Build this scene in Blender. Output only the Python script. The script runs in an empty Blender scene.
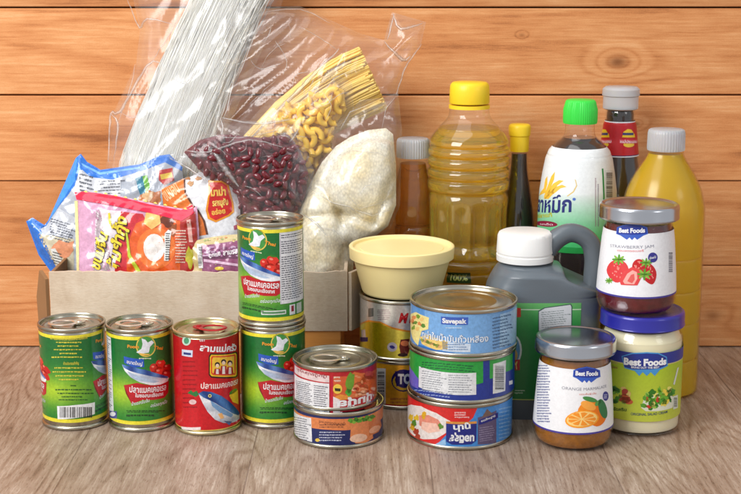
import bpy, math, random
from math import sin, cos, tan, pi, radians, sqrt, atan2, asin, floor, exp
from mathutils import Vector, noise
from mathutils.geometry import tessellate_polygon
random.seed(7)
sc = bpy.context.scene
COL = sc.collection

# ------------------------------------------------------------------ camera
F = 1384.0; PITCH = radians(12.0); H = 0.355      # focal in photo pixels (741 wide), metres
CP, SP = cos(PITCH), sin(PITCH)
cam = bpy.data.cameras.new('camera'); camo = bpy.data.objects.new('camera', cam); COL.objects.link(camo)
cam.sensor_width = 36; cam.lens = 36*F/741; cam.clip_start = .05; cam.clip_end = 60
camo.location = (0, 0, H); camo.rotation_euler = (pi/2-PITCH, 0, 0)
cam.dof.use_dof = True; cam.dof.focus_distance = 1.05; cam.dof.aperture_fstop = 20
sc.camera = camo
def ray(px, py):
    a = (px-370.5)/F; b = -(py-247)/F
    return Vector((a, CP+b*SP, -SP+b*CP))
def W(px, py, Y):
    d = ray(px, py); t = Y/d.y
    return Vector((t*d.x, Y, H+t*d.z))
def xat(px, Y, z): return (px-370.5)/F*(Y*CP+(H-z)*SP)
def mmpx(Y, z): return (Y*CP+(H-z)*SP)/F

# ------------------------------------------------------------------ naming
def tag(o, label=None, cat=None, group=None, kind=None):
    if label: o['label'] = label
    if cat: o['category'] = cat
    if group: o['group'] = group
    if kind: o['kind'] = kind
    return o
def thing(name, label, cat, loc=(0, 0, 0), rz=0, group=None):
    o = bpy.data.objects.new(name, None); COL.objects.link(o)
    o.location = loc; o.rotation_euler = (0, 0, rz); o.empty_display_size = .01
    return tag(o, label, cat, group)

# ------------------------------------------------------------------ colour
def lin(c):
    return tuple(((v/255)/12.92 if v/255 <= .04045 else ((v/255+.055)/1.055)**2.4) for v in c[:3])
def mixc(a, b, t):
    t = max(0, min(1, t)); return tuple(a[i]*(1-t)+b[i]*t for i in range(3))

# ------------------------------------------------------------------ materials
def newmat(name):
    m = bpy.data.materials.new(name); m.use_nodes = True
    nt = m.node_tree; b = nt.nodes['Principled BSDF']
    return m, nt, b
def pmat(name, col=(128, 128, 128), rough=.4, metal=0, spec=.5, coat=0, trans=0, ior=1.45, sss=0, bump=None, var=None, emitvc=False):
    m, nt, b = newmat(name)
    b.inputs['Base Color'].default_value = (*lin(col), 1)
    b.inputs['Roughness'].default_value = rough; b.inputs['Metallic'].default_value = metal
    b.inputs['Specular IOR Level'].default_value = spec
    b.inputs['Coat Weight'].default_value = coat; b.inputs['Coat Roughness'].default_value = .08
    b.inputs['Transmission Weight'].default_value = trans; b.inputs['IOR'].default_value = ior
    if sss:
        b.inputs['Subsurface Weight'].default_value = sss; b.inputs['Subsurface Scale'].default_value = .004
        b.inputs['Subsurface Radius'].default_value = (1, .8, .5)
    tc = nt.nodes.new('ShaderNodeTexCoord')
    if var:   # (scale, amount): mottled brightness
        n = nt.nodes.new('ShaderNodeTexNoise'); n.inputs['Scale'].default_value = var[0]; n.inputs['Detail'].default_value = 5
        nt.links.new(tc.outputs['Object'], n.inputs['Vector'])
        mx = nt.nodes.new('ShaderNodeMix'); mx.data_type = 'RGBA'
        c = lin(col); a = var[1]
        mx.inputs[6].default_value = (*[v*(1-a) for v in c], 1); mx.inputs[7].default_value = (*[min(1, v*(1+a)) for v in c], 1)
        nt.links.new(n.outputs['Fac'], mx.inputs[0]); nt.links.new(mx.outputs[2], b.inputs['Base Color'])
    if bump:  # (scale, strength, distance)
        n = nt.nodes.new('ShaderNodeTexNoise'); n.inputs['Scale'].default_value = bump[0]; n.inputs['Detail'].default_value = 4
        nt.links.new(tc.outputs['Object'], n.inputs['Vector'])
        bp = nt.nodes.new('ShaderNodeBump'); bp.inputs['Strength'].default_value = bump[1]; bp.inputs['Distance'].default_value = bump[2]
        nt.links.new(n.outputs['Fac'], bp.inputs['Height']); nt.links.new(bp.outputs[0], b.inputs['Normal'])
    return m
def liquid(name, col, rough, trans, ior, through):
    """tinted see-through liquid; part of the light passes straight through"""
    m = pmat(name, col, rough, trans=trans, ior=ior); nt = m.node_tree; b = nt.nodes['Principled BSDF']
    tr = nt.nodes.new('ShaderNodeBsdfTransparent'); tr.inputs[0].default_value = (*lin(col), 1)
    mx = nt.nodes.new('ShaderNodeMixShader'); mx.inputs[0].default_value = through
    nt.links.new(b.outputs[0], mx.inputs[1]); nt.links.new(tr.outputs[0], mx.inputs[2]); nt.links.new(mx.outputs[0], nt.nodes['Material Output'].inputs[0])
    return m
def printmat(name, rough=.3, metal=0.0, coat=.25, bump=None, mot=(.72, 1.15)):
    m = pmat(name, rough=rough, metal=metal, coat=coat, bump=bump)
    nt = m.node_tree; a = nt.nodes.new('ShaderNodeAttribute'); a.attribute_name = 'Col'
    tc = nt.nodes.new('ShaderNodeTexCoord'); n = nt.nodes.new('ShaderNodeTexNoise'); n.inputs['Scale'].default_value = 420; n.inputs['Detail'].default_value = 6; n.inputs['Roughness'].default_value = .7
    nt.links.new(tc.outputs['Object'], n.inputs['Vector'])
    mr = nt.nodes.new('ShaderNodeMapRange'); mr.inputs[1].default_value = .25; mr.inputs[2].default_value = .75; mr.inputs[3].default_value = mot[0]; mr.inputs[4].default_value = mot[1]
    nt.links.new(n.outputs['Fac'], mr.inputs[0])
    vm = nt.nodes.new('ShaderNodeVectorMath'); vm.operation = 'SCALE'; nt.links.new(a.outputs['Color'], vm.inputs[0]); nt.links.new(mr.outputs[0], vm.inputs['Scale'])
    nt.links.new(vm.outputs[0], nt.nodes['Principled BSDF'].inputs['Base Color'])
    return m
def filmmat(name, base=.05, white=.03, rough=.06, bump=None, tint=(255, 255, 255)):
    """thin clear plastic / thin glass: transparent + fresnel gloss + a little milk"""
    m = bpy.data.materials.new(name); m.use_nodes = True; nt = m.node_tree; nt.nodes.clear()
    N = nt.nodes.new; out = N('ShaderNodeOutputMaterial')
    tr = N('ShaderNodeBsdfTransparent'); tr.inputs[0].default_value = (*lin(tint), 1)
    gl = N('ShaderNodeBsdfGlossy'); gl.inputs['Roughness'].default_value = rough
    df = N('ShaderNodeBsdfDiffuse'); df.inputs[0].default_value = (.9, .9, .9, 1)
    lw = N('ShaderNodeLayerWeight'); lw.inputs[0].default_value = .5
    pw = N('ShaderNodeMath'); pw.operation = 'POWER'; pw.inputs[1].default_value = 4.5; nt.links.new(lw.outputs['Facing'], pw.inputs[0])
    ad = N('ShaderNodeMath'); ad.operation = 'MULTIPLY_ADD'; ad.inputs[1].default_value = .75; ad.inputs[2].default_value = base; ad.use_clamp = True
    nt.links.new(pw.outputs[0], ad.inputs[0])
    m1 = N('ShaderNodeMixShader'); m1.inputs[0].default_value = white
    nt.links.new(tr.outputs[0], m1.inputs[1]); nt.links.new(df.outputs[0], m1.inputs[2])
    m2 = N('ShaderNodeMixShader'); nt.links.new(ad.outputs[0], m2.inputs[0])
    nt.links.new(m1.outputs[0], m2.inputs[1]); nt.links.new(gl.outputs[0], m2.inputs[2])
    nt.links.new(m2.outputs[0], out.inputs[0])
    if bump:
        tc = N('ShaderNodeTexCoord'); n = N('ShaderNodeTexNoise'); n.inputs['Scale'].default_value = bump[0]; n.inputs['Detail'].default_value = 3
        n.inputs['Distortion'].default_value = .7
        mp_ = N('ShaderNodeMapping'); mp_.inputs['Rotation'].default_value = (0, radians(-38), 0); mp_.inputs['Scale'].default_value = (1.6, 1, .42)
        nt.links.new(tc.outputs['Object'], mp_.inputs[0]); nt.links.new(mp_.outputs[0], n.inputs['Vector'])
        bp = N('ShaderNodeBump'); bp.inputs['Strength'].default_value = bump[1]; bp.inputs['Distance'].default_value = bump[2]
        nt.links.new(n.outputs['Fac'], bp.inputs['Height'])
        for s in (gl, df, lw): nt.links.new(bp.outputs[0], s.inputs['Normal'])
    return m
def liquidmat(name, absorb, dens, rough=0, ior=1.46):
    m, nt, b = newmat(name)
    b.inputs['Base Color'].default_value = (1, 1, 1, 1); b.inputs['Transmission Weight'].default_value = 1
    b.inputs['Roughness'].default_value = rough; b.inputs['IOR'].default_value = ior
    v = nt.nodes.new('ShaderNodeVolumeAbsorption'); v.inputs[0].default_value = (*lin(absorb), 1); v.inputs[1].default_value = dens
    nt.links.new(v.outputs[0], nt.nodes['Material Output'].inputs['Volume'])
    return m

M = {}
M['tin'] = pmat('tin_plate', (176, 171, 156), .27, 1, bump=(300, .08, .0002), var=(60, .12))
M['tin_gold'] = pmat('gold_lacquered_tin', (208, 196, 158), .3, 1, bump=(300, .08, .0002))
M['tab'] = pmat('bright_aluminium_tab', (226, 222, 210), .22, .9)
M['red_metal'] = pmat('red_lacquered_tab', (190, 30, 40), .3, .6)
M['steel_lid'] = pmat('silver_lid', (190, 192, 198), .22, 1, bump=(200, .1, .0002))
M['blue_lid'] = pmat('blue_lid', (38, 36, 150), .3, .1, coat=.5)
M['print'] = printmat('printed_tin', .28, .12, .3, bump=(120, .05, .0003))
M['goldprint'] = printmat('printed_gold_tin', .24, .7, .3, bump=(120, .05, .0003))
M['paper'] = printmat('printed_paper_label', .42, 0, .15, mot=(.9, 1.05))
M['foil'] = printmat('printed_plastic_film', .22, .05, .6)
M['white_plastic'] = pmat('white_plastic', (238, 238, 236), .35, sss=.1)
M['grey_plastic'] = pmat('blue_grey_plastic', (98, 106, 113), .3, coat=.1, bump=(60, .22, .0012), var=(30, .10))
M['yellow_plastic'] = pmat('yellow_cap_plastic', (250, 212, 45), .35, sss=.1)
M['green_plastic'] = pmat('green_cap_plastic', (60, 215, 75), .35, sss=.1)
M['cream_plastic'] = pmat('pale_yellow_tub_plastic', (252, 230, 165), .38, sss=.15, bump=(70, .12, .001), var=(45, .03))
M['frost'] = pmat('frosted_clear_cap', (224, 229, 234), .3, sss=.2, trans=.5)
M['clear'] = filmmat('clear_bottle_plastic', .05, .02, .04)
M['glass'] = filmmat('jar_glass', .04, .0, .02)
M['film'] = filmmat('clear_bag_film', .055, .026, .2, bump=(22, .3, .005))
M['film2'] = filmmat('clear_bag_film_soft', .02, .01, .10, bump=(30, .8, .003))
M['fold'] = filmmat('folded_film_highlight', .08, .15, .3)  # doubled film, whitened so the creases carry highlight streaks in their colour

# ------------------------------------------------------------------ mesh building
class MB:
    def __init__(s): s.v = []; s.f = []; s.c = []; s.n = []
    def vert(s, p, c=None, n=None):
        s.v.append(tuple(p)); s.c.append(c); s.n.append(n); return len(s.v)-1
    def face(s, *i): s.f.append(tuple(i))
    def lathe(s, prof, seg=64, c=(0, 0, 0), rf=None, cap0=True, cap1=True):
        base = len(s.v); n = len(prof)
        for (z, r) in prof:
            for k in range(seg):
                a = 2*pi*k/seg
                rr = r+(rf(a, z) if rf else 0)
                s.vert((c[0]+rr*sin(a), c[1]-rr*cos(a), c[2]+z))
        for i in range(n-1):
            for k in range(seg):
                k2 = (k+1) % seg
                s.face(base+i*seg+k, base+i*seg+k2, base+(i+1)*seg+k2, base+(i+1)*seg+k)
        if cap0: s.face(*[base+k for k in reversed(range(seg))])
        if cap1: s.face(*[base+(n-1)*seg+k for k in range(seg)])
        return s
    def tube(s, pts, r, seg=6, caps=True):
        base = len(s.v); n = len(pts)
        for i, p in enumerate(pts):
            p = Vector(p); a = Vector(pts[max(0, i-1)]); b = Vector(pts[min(n-1, i+1)])
            d = (b-a).normalized(); up = Vector((0, 0, 1)) if abs(d.z) < .9 else Vector((1, 0, 0))
            x = d.cross(up).normalized(); y = x.cross(d)
            rr = r[i] if isinstance(r, (list, tuple)) else r
            for k in range(seg):
                t = 2*pi*k/seg; s.vert(p+x*(rr*cos(t))+y*(rr*sin(t)))
        for i in range(n-1):
            for k in range(seg):
                k2 = (k+1) % seg
                s.face(base+i*seg+k, base+i*seg+k2, base+(i+1)*seg+k2, base+(i+1)*seg+k)
        if caps:
            s.face(*[base+k for k in reversed(range(seg))]); s.face(*[base+(n-1)*seg+k for k in range(seg)])
        return s
    def box(s, lo, hi, fr=None):
        """box; fr = (origin, X, Y, Z) optional frame"""
        b = len(s.v)
        for z in (lo[2], hi[2]):
            for (x, y) in ((lo[0], lo[1]), (hi[0], lo[1]), (hi[0], hi[1]), (lo[0], hi[1])):
                p = Vector((x, y, z))
                if fr: p = fr[0]+fr[1]*x+fr[2]*y+fr[3]*z
                s.vert(p)
        for f in ((3, 2, 1, 0), (4, 5, 6, 7), (0, 1, 5, 4), (1, 2, 6, 5), (2, 3, 7, 6), (3, 0, 4, 7)):
            s.face(*[b+i for i in f])
        return s
    def build(s, name, mat, parent=None, smooth=True, angle=35, bevel=0):
        me = bpy.data.meshes.new(name); me.from_pydata(s.v, [], s.f); me.materials.append(mat)
        if any(c is not None for c in s.c):
            ca = me.color_attributes.new('Col', 'FLOAT_COLOR', 'POINT')
            buf = []
            for c in s.c: buf += [*(lin(c) if c else (.5, .5, .5)), 1.0]
            ca.data.foreach_set('color', buf)
        me.update()
        if smooth:
            for p in me.polygons: p.use_smooth = True
            if any(n is not None for n in s.n):
                me.normals_split_custom_set_from_vertices([n if n is not None else (0, 0, 1) for n in s.n])
            elif angle: me.set_sharp_from_angle(angle=radians(angle))
        o = bpy.data.objects.new(name, me); COL.objects.link(o)
        if parent: o.parent = parent
        if bevel:
            bv = o.modifiers.new('bevel', 'BEVEL'); bv.width = bevel; bv.segments = 3; bv.limit_method = 'ANGLE'
        return o
def smoothprof(p, n=4):
    out = []
    for i in range(len(p)-1):
        p0 = p[max(0, i-1)]; p1 = p[i]; p2 = p[i+1]; p3 = p[min(len(p)-1, i+2)]
        for k in range(n):
            t = k/n
            out.append(tuple(.5*((2*p1[j])+(-p0[j]+p2[j])*t+(2*p0[j]-5*p1[j]+4*p2[j]-p3[j])*t*t+(-p0[j]+3*p1[j]-3*p2[j]+p3[j])*t**3) for j in (0, 1)))
    out.append(p[-1]); return out
def profpx(Y, pts):      # (py, half width px) -> (z, r)
    out = []
    for py, hw in pts:
        z = W(370.5, py, Y).z; out.append((z, hw*mmpx(Y, z)))
    return out

# ------------------------------------------------------------------ text outlines from Blender's built-in font
_tc = {}
def textmesh(s, bold=0.0, shear=0.0):
    k = (s, bold, shear)
    if k in _tc: return _tc[k]
    cu = bpy.data.curves.new('t', 'FONT'); cu.body = s; cu.size = 1; cu.offset = bold; cu.shear = shear; cu.resolution_u = 3
    o = bpy.data.objects.new('t', cu); COL.objects.link(o)
    bpy.context.view_layer.update()
    dg = bpy.context.evaluated_depsgraph_get(); ev = o.evaluated_get(dg); me = ev.to_mesh()
    me.calc_loop_triangles()
    vs = [(v.co.x, v.co.y) for v in me.vertices]; tr = [[vs[i] for i in t.vertices] for t in me.loop_triangles]
    ev.to_mesh_clear(); bpy.data.objects.remove(o); bpy.data.curves.remove(cu)
    if not vs: vs = [(0, 0), (1, 1)]
    xs = [v[0] for v in vs]; ys = [v[1] for v in vs]
    _tc[k] = (tr, min(xs), max(xs), min(ys), max(ys)); return _tc[k]

def clipaxis(poly, ax, lo, hi):
    for sgn, lim in ((1, lo), (-1, -hi)):
        out = []
        for i in range(len(poly)):
            a = poly[i-1]; b = poly[i]; da = sgn*a[ax]-lim; db = sgn*b[ax]-lim
            if (da >= 0) != (db >= 0):
                t = da/(da-db); out.append((a[0]+(b[0]-a[0])*t, a[1]+(b[1]-a[1])*t))
            if db >= 0: out.append(b)
        poly = out
        if len(poly) < 3: return []
    return poly

class Art:
    """printed artwork laid on a surface; coordinates in mm (u across, v up); k = ink layer"""
    step = .035
    def __init__(s, du=2.2): s.mb = MB(); s.du = du; s.zm = (0, 0, 1)
    def zoom(s, ox, oy, sc_): s.zm = (ox, oy, sc_)
    def m(s, x, y): return s.unproj(s.zm[0]+x/s.zm[2], s.zm[1]+y/s.zm[2])
    def raw(s, poly, col, k):
        us = [p[0] for p in poly]
        for i in range(floor(min(us)/s.du), floor(max(us)/s.du)+1):
            c = clipaxis(poly, 0, i*s.du, (i+1)*s.du)
            if not c: continue
            for lo, hi, j in s.rows(c):
                d = clipaxis(c, 1, lo, hi) if hi is not None else c
                if len(d) < 3: continue
                idx = []
                for (u, v) in d:
                    p, n = s.surf(u, v, i, j, k*s.step)
                    cc = col(u, v) if callable(col) else col
                    idx.append(s.mb.vert(p, cc, n))
                s.mb.face(*idx)
    def poly(s, pts, col, k=1):
        if len(pts) > 3:
            a = sum(pts[i-1][0]*pts[i][1]-pts[i][0]*pts[i-1][1] for i in range(len(pts)))
            t3 = tessellate_polygon([[Vector((p[0], p[1], 0)) for p in pts]])
            tris = [[pts[i] for i in t] for t in t3]
        else: tris = [list(pts)]
        for t in tris:
            a = (t[1][0]-t[0][0])*(t[2][1]-t[0][1])-(t[2][0]-t[0][0])*(t[1][1]-t[0][1])
            if abs(a) < 1e-7: continue
            if a < 0: t = t[::-1]
            s.raw(t, col, k)
    def rect(s, u0, v0, u1, v1, col, k=0, nv=1):
        for j in range(nv):
            a = v0+(v1-v0)*j/nv; b = v0+(v1-v0)*(j+1)/nv
            s.raw([(u0, a), (u1, a), (u1, b), (u0, b)], col, k)
    # zoom-picture coordinates
    def P(s, pts, col, k=1): s.poly([s.m(*p) for p in pts], col, k)
    def R(s, x0, y0, x1, y1, col, k=1): s.P([(x0, y0), ((x0+x1)/2, y0), (x1, y0), (x1, y1), ((x0+x1)/2, y1), (x0, y1)], col, k)
    def E(s, x, y, rx, ry, col, k=1, rot=0, n=20, wob=0, seed=0):
        pts = []
        for i in range(n):
            a = 2*pi*i/n; q = 1+wob*noise.noise(Vector((cos(a)*1.7, sin(a)*1.7, seed*3.1)))*2
            dx = rx*q*cos(a); dy = ry*q*sin(a)
            pts.append((x+dx*cos(rot)-dy*sin(rot), y+dx*sin(rot)+dy*cos(rot)))
        s.P(pts, col, k)
    def T(s, txt, p0, p1, h, col, k=3, bold=0.0, shear=0, warp=0):
        tr, x0, x1, y0, y1 = textmesh(txt, bold, shear)
        A = Vector(s.m(*p0)); B = Vector(s.m(*p1)); d = B-A; wd = d.length
        xm, ym = (p0[0]+p1[0])/2, (p0[1]+p1[1])/2
        hh = (Vector(s.m(xm, ym-h))-Vector(s.m(xm, ym))).length
        e = d.normalized(); g = Vector((-e.y, e.x)); sx = wd/(x1-x0); sy = hh/y1
        for t in tr:
            q = []
            for (x, y) in t:
                X = (x-x0)*sx; Y = y*sy+warp*hh*4*((x-x0)/(x1-x0))*(1-(x-x0)/(x1-x0))
                q.append(tuple(A+e*X+g*Y))
            s.poly(q, col, k)
    def TU(s, txt, u0, v0, u1, v1, hh, col, k=3, bold=0.0):
        tr, x0, x1, y0, y1 = textmesh(txt, bold, 0); sx = (u1-u0)/(x1-x0)
        for t in tr: s.poly([(u0+(x-x0)*sx, v0+(v1-v0)*(x-x0)/(x1-x0)+y*hh/y1) for (x, y) in t], col, k)
    def lines(s, x0, y0, x1, y1, n, col, k=3, seed=1, fill=.5, skew=0):
        """rows of print too small to read"""
        rnd = random.Random(seed); dy = (y1-y0)/n
        for i in range(n):
            y = y0+dy*(i+.2); x = x0+rnd.random()*.04*(x1-x0); end = x1-rnd.random()*.25*(x1-x0)
            while x < end:
                w = (x1-x0)*(.03+.07*rnd.random()); h = dy*fill*(.75+.5*rnd.random())
                o = skew*(x-x0)/(x1-x0)
                s.P([(x, y+o), (x+w, y+o), (x+w, y+h+o), (x, y+h+o)], col, k); x += w+(x1-x0)*(.01+.015*rnd.random())
    def barcode(s, x0, y0, x1, y1, k=3, seed=3, vertical=False, col=(30, 30, 30)):
        rnd = random.Random(seed); a, b = (y0, y1) if vertical else (x0, x1); L_ = b-a; x = a+L_*.06
        while x < b-L_*.06:
            w = L_*rnd.choice((.012, .02, .03))
            if vertical: s.R(x0+(x1-x0)*.1, x, x1-(x1-x0)*.1, x+w, col, k)
            else: s.R(x, y0+(y1-y0)*.1, x+w, y1-(y1-y0)*.18, col, k)
            x += w+L_*rnd.choice((.012, .02, .028))

class CylArt(Art):
    """artwork on a lathe surface; prof = [(z_mm, r_mm)] linear pieces"""
    def __init__(s, c, prof, off=.12, du=2.2):
        super().__init__(du); s.c = c; s.prof = prof; s.off = off; s.R0 = max(r for z, r in prof)
        s.straight = len(prof) == 2 and abs(prof[0][1]-prof[1][1]) < 1e-6
    def rad(s, v):
        p = s.prof
        for i in range(len(p)-1):
            if v <= p[i+1][0] or i == len(p)-2:
                t = (v-p[i][0])/(p[i+1][0]-p[i][0]); return p[i][1]+(p[i+1][1]-p[i][1])*t, (p[i+1][1]-p[i][1])/(p[i+1][0]-p[i][0])
    def rows(s, c):
        if s.straight: return [(None, None, 0)]
        vs = [p[1] for p in c]; a, b = min(vs), max(vs); out = []
        for i in range(len(s.prof)-1):
            lo = -1e9 if i == 0 else s.prof[i][0]; hi = 1e9 if i == len(s.prof)-2 else s.prof[i+1][0]
            if hi > a and lo < b: out.append((lo, hi, i))
        return out
    def surf(s, u, v, i, j, d):
        r, dr = s.rad(v); r += s.off+d
        a0 = i*s.du/s.R0; a1 = (i+1)*s.du/s.R0; t = (u-i*s.du)/s.du
        x = r*(sin(a0)*(1-t)+sin(a1)*t); y = -r*(cos(a0)*(1-t)+cos(a1)*t)
        a = u/s.R0; n = Vector((sin(a), -cos(a), -dr)).normalized()
        return (x/1000, y/1000, v/1000), n
    def unproj(s, px, py):
        d = ray(px, py); o = Vector((0, 0, H))-Vector(s.c); v = (s.prof[0][0]+s.prof[-1][0])/2
        for it in range(5):
            R = (s.rad(min(max(v, s.prof[0][0]), s.prof[-1][0]))[0])/1000
            A = d.x**2+d.y**2; B = o.x*d.x+o.y*d.y; C_ = o.x**2+o.y**2-R*R
            D = B*B-A*C_; t = (-B-sqrt(D))/A if D > 0 else -B/A
            p = o+d*t; v = p.z*1000
            if D <= 0: break
        return atan2(p.x, -p.y)*s.R0, v
    def around(s): return pi*s.R0
    def full(s, v0, v1, col, k=0, nv=1):
        n = floor(s.around()/s.du)
        s.rect(-s.around(), v0, s.around(), v1, col, k, nv)

def poly_dist(p, poly):
    best = 1e9; inside = False; x, y = p; n = len(poly)
    for i in range(n):
        ax, ay = poly[i-1]; bx, by = poly[i]
        dx, dy = bx-ax, by-ay; L2 = dx*dx+dy*dy or 1e-9
        t = max(0, min(1, ((x-ax)*dx+(y-ay)*dy)/L2)); q = (x-ax-dx*t)**2+(y-ay-dy*t)**2
        if q < best: best = q
        if (ay > y) != (by > y) and x < (bx-ax)*(y-ay)/(by-ay)+ax: inside = not inside
    return sqrt(best)*(1 if inside else -1)

class PackArt(Art):
    """soft pack: height field over an outline lying in a leaning plane"""
    def __init__(s, p0, Y, tilt, outline, D, lam, hf=None, du=2.0, yaw=0):
        super().__init__(du); s.O = W(p0[0], p0[1], Y); t = radians(tilt); yw = radians(yaw)
        s.U = Vector((cos(yw), sin(yw), 0)); s.V = Vector((-sin(yw)*sin(t), cos(yw)*sin(t), cos(t))); s.N = s.U.cross(s.V)
        s.out = [s.unproj(*p) for p in outline]; s.D = D; s.lam = lam; s.hf = hf or (lambda u, v: 0); s.cache = {}; s.sgn = 1
    def unproj(s, px, py):
        d = ray(px, py); o = Vector((0, 0, H)); t = (s.O-o).dot(s.N)/d.dot(s.N); p = o+d*t-s.O
        return p.dot(s.U)*1000, p.dot(s.V)*1000
    def h(s, u, v):
        dd = max(0, poly_dist((u, v), s.out))
        return (s.D*(1-exp(-dd/s.lam))**.8+s.hf(u, v)*min(1, dd/4))*s.sgn
    def node(s, i, j):
        k = (i, j, s.sgn)
        if k not in s.cache: s.cache[k] = s.h(i*s.du, j*s.du)
        return s.cache[k]
    def rows(s, c):
        vs = [p[1] for p in c]
        return [(j*s.du, (j+1)*s.du, j) for j in range(floor(min(vs)/s.du), floor(max(vs)/s.du)+1)]
    def surf(s, u, v, i, j, d):
        a = (u-i*s.du)/s.du; b = (v-j*s.du)/s.du
        h = (s.node(i, j)*(1-a)+s.node(i+1, j)*a)*(1-b)+(s.node(i, j+1)*(1-a)+s.node(i+1, j+1)*a)*b
        def g(i, j): return ((s.node(i+1, j)-s.node(i-1, j))/(2*s.du), (s.node(i, j+1)-s.node(i, j-1))/(2*s.du))
        g00, g10, g01, g11 = g(i, j), g(i+1, j), g(i, j+1), g(i+1, j+1)
        gu = (g00[0]*(1-a)+g10[0]*a)*(1-b)+(g01[0]*(1-a)+g11[0]*a)*b
        gv = (g00[1]*(1-a)+g10[1]*a)*(1-b)+(g01[1]*(1-a)+g11[1]*a)*b
        n = (s.N-s.U*gu-s.V*gv).normalized()
        if s.sgn < 0: n = -n
        p = s.O+(s.U*u+s.V*v+s.N*(h+d*s.sgn*4))/1000
        return p, n
    def base(s, col, back=None, k=0):
        s.poly(s.out, col, k)
        if back is not None:
            s.sgn = -1; n0 = len(s.mb.f); s.poly(s.out, back, k)
            for i in range(n0, len(s.mb.f)): s.mb.f[i] = s.mb.f[i][::-1]
            s.sgn = 1
def rn(x, y, z=0): return noise.noise(Vector((x, y, z)))
def ridged(u, v, sc_=25, seed=0):
    w = rn(u/40, v/40, seed+9)*1.2
    return (1-abs(rn(u/sc_+w, v/sc_-w, seed))*2.4)*.6+(1-abs(rn(u/(sc_*.45)+w, v/(sc_*.45), seed+5))*2.4)*.3
# ------------------------------------------------------------------ setting
def woodmat(name, c1, c2, c3, axis, scale, rough=.55, knots=True, fine=1.0, bumpd=.0006):
    """grain runs along `axis` (0=x,1=y); object coordinates"""
    m, nt, b = newmat(name); N = nt.nodes.new; L = nt.links.new
    tc = N('ShaderNodeTexCoord'); mp = N('ShaderNodeMapping'); L(tc.outputs['Object'], mp.inputs[0])
    oi = N('ShaderNodeObjectInfo'); mul = N('ShaderNodeMath'); mul.operation = 'MULTIPLY'; mul.inputs[1].default_value = 37.0; L(oi.outputs['Random'], mul.inputs[0])
    cb = N('ShaderNodeCombineXYZ'); [L(mul.outputs[0], cb.inputs[i]) for i in range(3)]; L(cb.outputs[0], mp.inputs['Location'])
    st = [1, 1, 1]; st[axis] = .09; mp.inputs['Scale'].default_value = [v*scale for v in st]
    n1 = N('ShaderNodeTexNoise'); n1.inputs['Scale'].default_value = 9; n1.inputs['Detail'].default_value = 4; n1.inputs['Distortion'].default_value = .6; L(mp.outputs[0], n1.inputs['Vector'])
    # growth rings: contour lines of the slow noise
    mr = N('ShaderNodeMath'); mr.operation = 'MULTIPLY'; mr.inputs[1].default_value = 52; L(n1.outputs['Fac'], mr.inputs[0])
    sn = N('ShaderNodeMath'); sn.operation = 'SINE'; L(mr.outputs[0], sn.inputs[0])
    n2 = N('ShaderNodeTexNoise'); n2.inputs['Scale'].default_value = 120*fine; n2.inputs['Detail'].default_value = 6; n2.inputs['Roughness'].default_value = .65; L(mp.outputs[0], n2.inputs['Vector'])
    r1 = N('ShaderNodeMapRange'); r1.inputs[1].default_value = -1; r1.inputs[2].default_value = 1; r1.inputs[3].default_value = 0; r1.inputs[4].default_value = .2; L(sn.outputs[0], r1.inputs[0])
    ad = N('ShaderNodeMath'); ad.operation = 'ADD'; L(r1.outputs[0], ad.inputs[0]); L(n2.outputs['Fac'], ad.inputs[1])
    n3 = N('ShaderNodeTexNoise'); n3.inputs['Scale'].default_value = 3; n3.inputs['Detail'].default_value = 2; L(mp.outputs[0], n3.inputs['Vector'])
    a2 = N('ShaderNodeMath'); a2.operation = 'ADD'; L(ad.outputs[0], a2.inputs[0]); L(n3.outputs['Fac'], a2.inputs[1])
    cr = N('ShaderNodeValToRGB'); L(a2.outputs[0], cr.inputs[0])
    mrg = N('ShaderNodeMapRange'); mrg.inputs[1].default_value = .75; mrg.inputs[2].default_value = 1.55; L(a2.outputs[0], mrg.inputs[0]); L(mrg.outputs[0], cr.inputs[0])
    e = cr.color_ramp.elements; e[0].color = (*lin(c1), 1); e[1].color = (*lin(c3), 1); q = e.new(.5); q.color = (*lin(c2), 1)
    col = cr.outputs[0]
    if knots:
        mk = N('ShaderNodeMapping'); L(tc.outputs['Object'], mk.inputs[0]); L(cb.outputs[0], mk.inputs['Location'])
        sk = [9, 9, 9]; sk[axis] = 5; mk.inputs['Scale'].default_value = sk
        vo = N('ShaderNodeTexVoronoi'); vo.inputs['Scale'].default_value = 1; vo.inputs['Randomness'].default_value = 1; L(mk.outputs[0], vo.inputs['Vector'])
        kr = N('ShaderNodeValToRGB'); L(vo.outputs['Distance'], kr.inputs[0]); ke = kr.color_ramp.elements
        ke[0].position = .035; ke[0].color = (1, 1, 1, 1); ke[1].position = .085; ke[1].color = (0, 0, 0, 1)
        mx = N('ShaderNodeMix'); mx.data_type = 'RGBA'; L(kr.outputs[0], mx.inputs[0]); L(col, mx.inputs[6]); mx.inputs[7].default_value = (*lin((96, 52, 26)), 1); col = mx.outputs[2]
    L(col, b.inputs['Base Color']); b.inputs['Roughness'].default_value = rough
    bp = N('ShaderNodeBump'); bp.inputs['Strength'].default_value = .5; bp.inputs['Distance'].default_value = bumpd; L(ad.outputs[0], bp.inputs['Height']); L(bp.outputs[0], b.inputs['Normal'])
    return m
M['wallwood'] = woodmat('orange_pine_boards', (198, 128, 76), (226, 164, 110), (240, 190, 142), 0, 1.6, knots=False, fine=1.5)
M['blockwood'] = woodmat('orange_wood_block', (226, 146, 66), (240, 164, 84), (246, 180, 104), 0, 1.6, knots=False)

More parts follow.
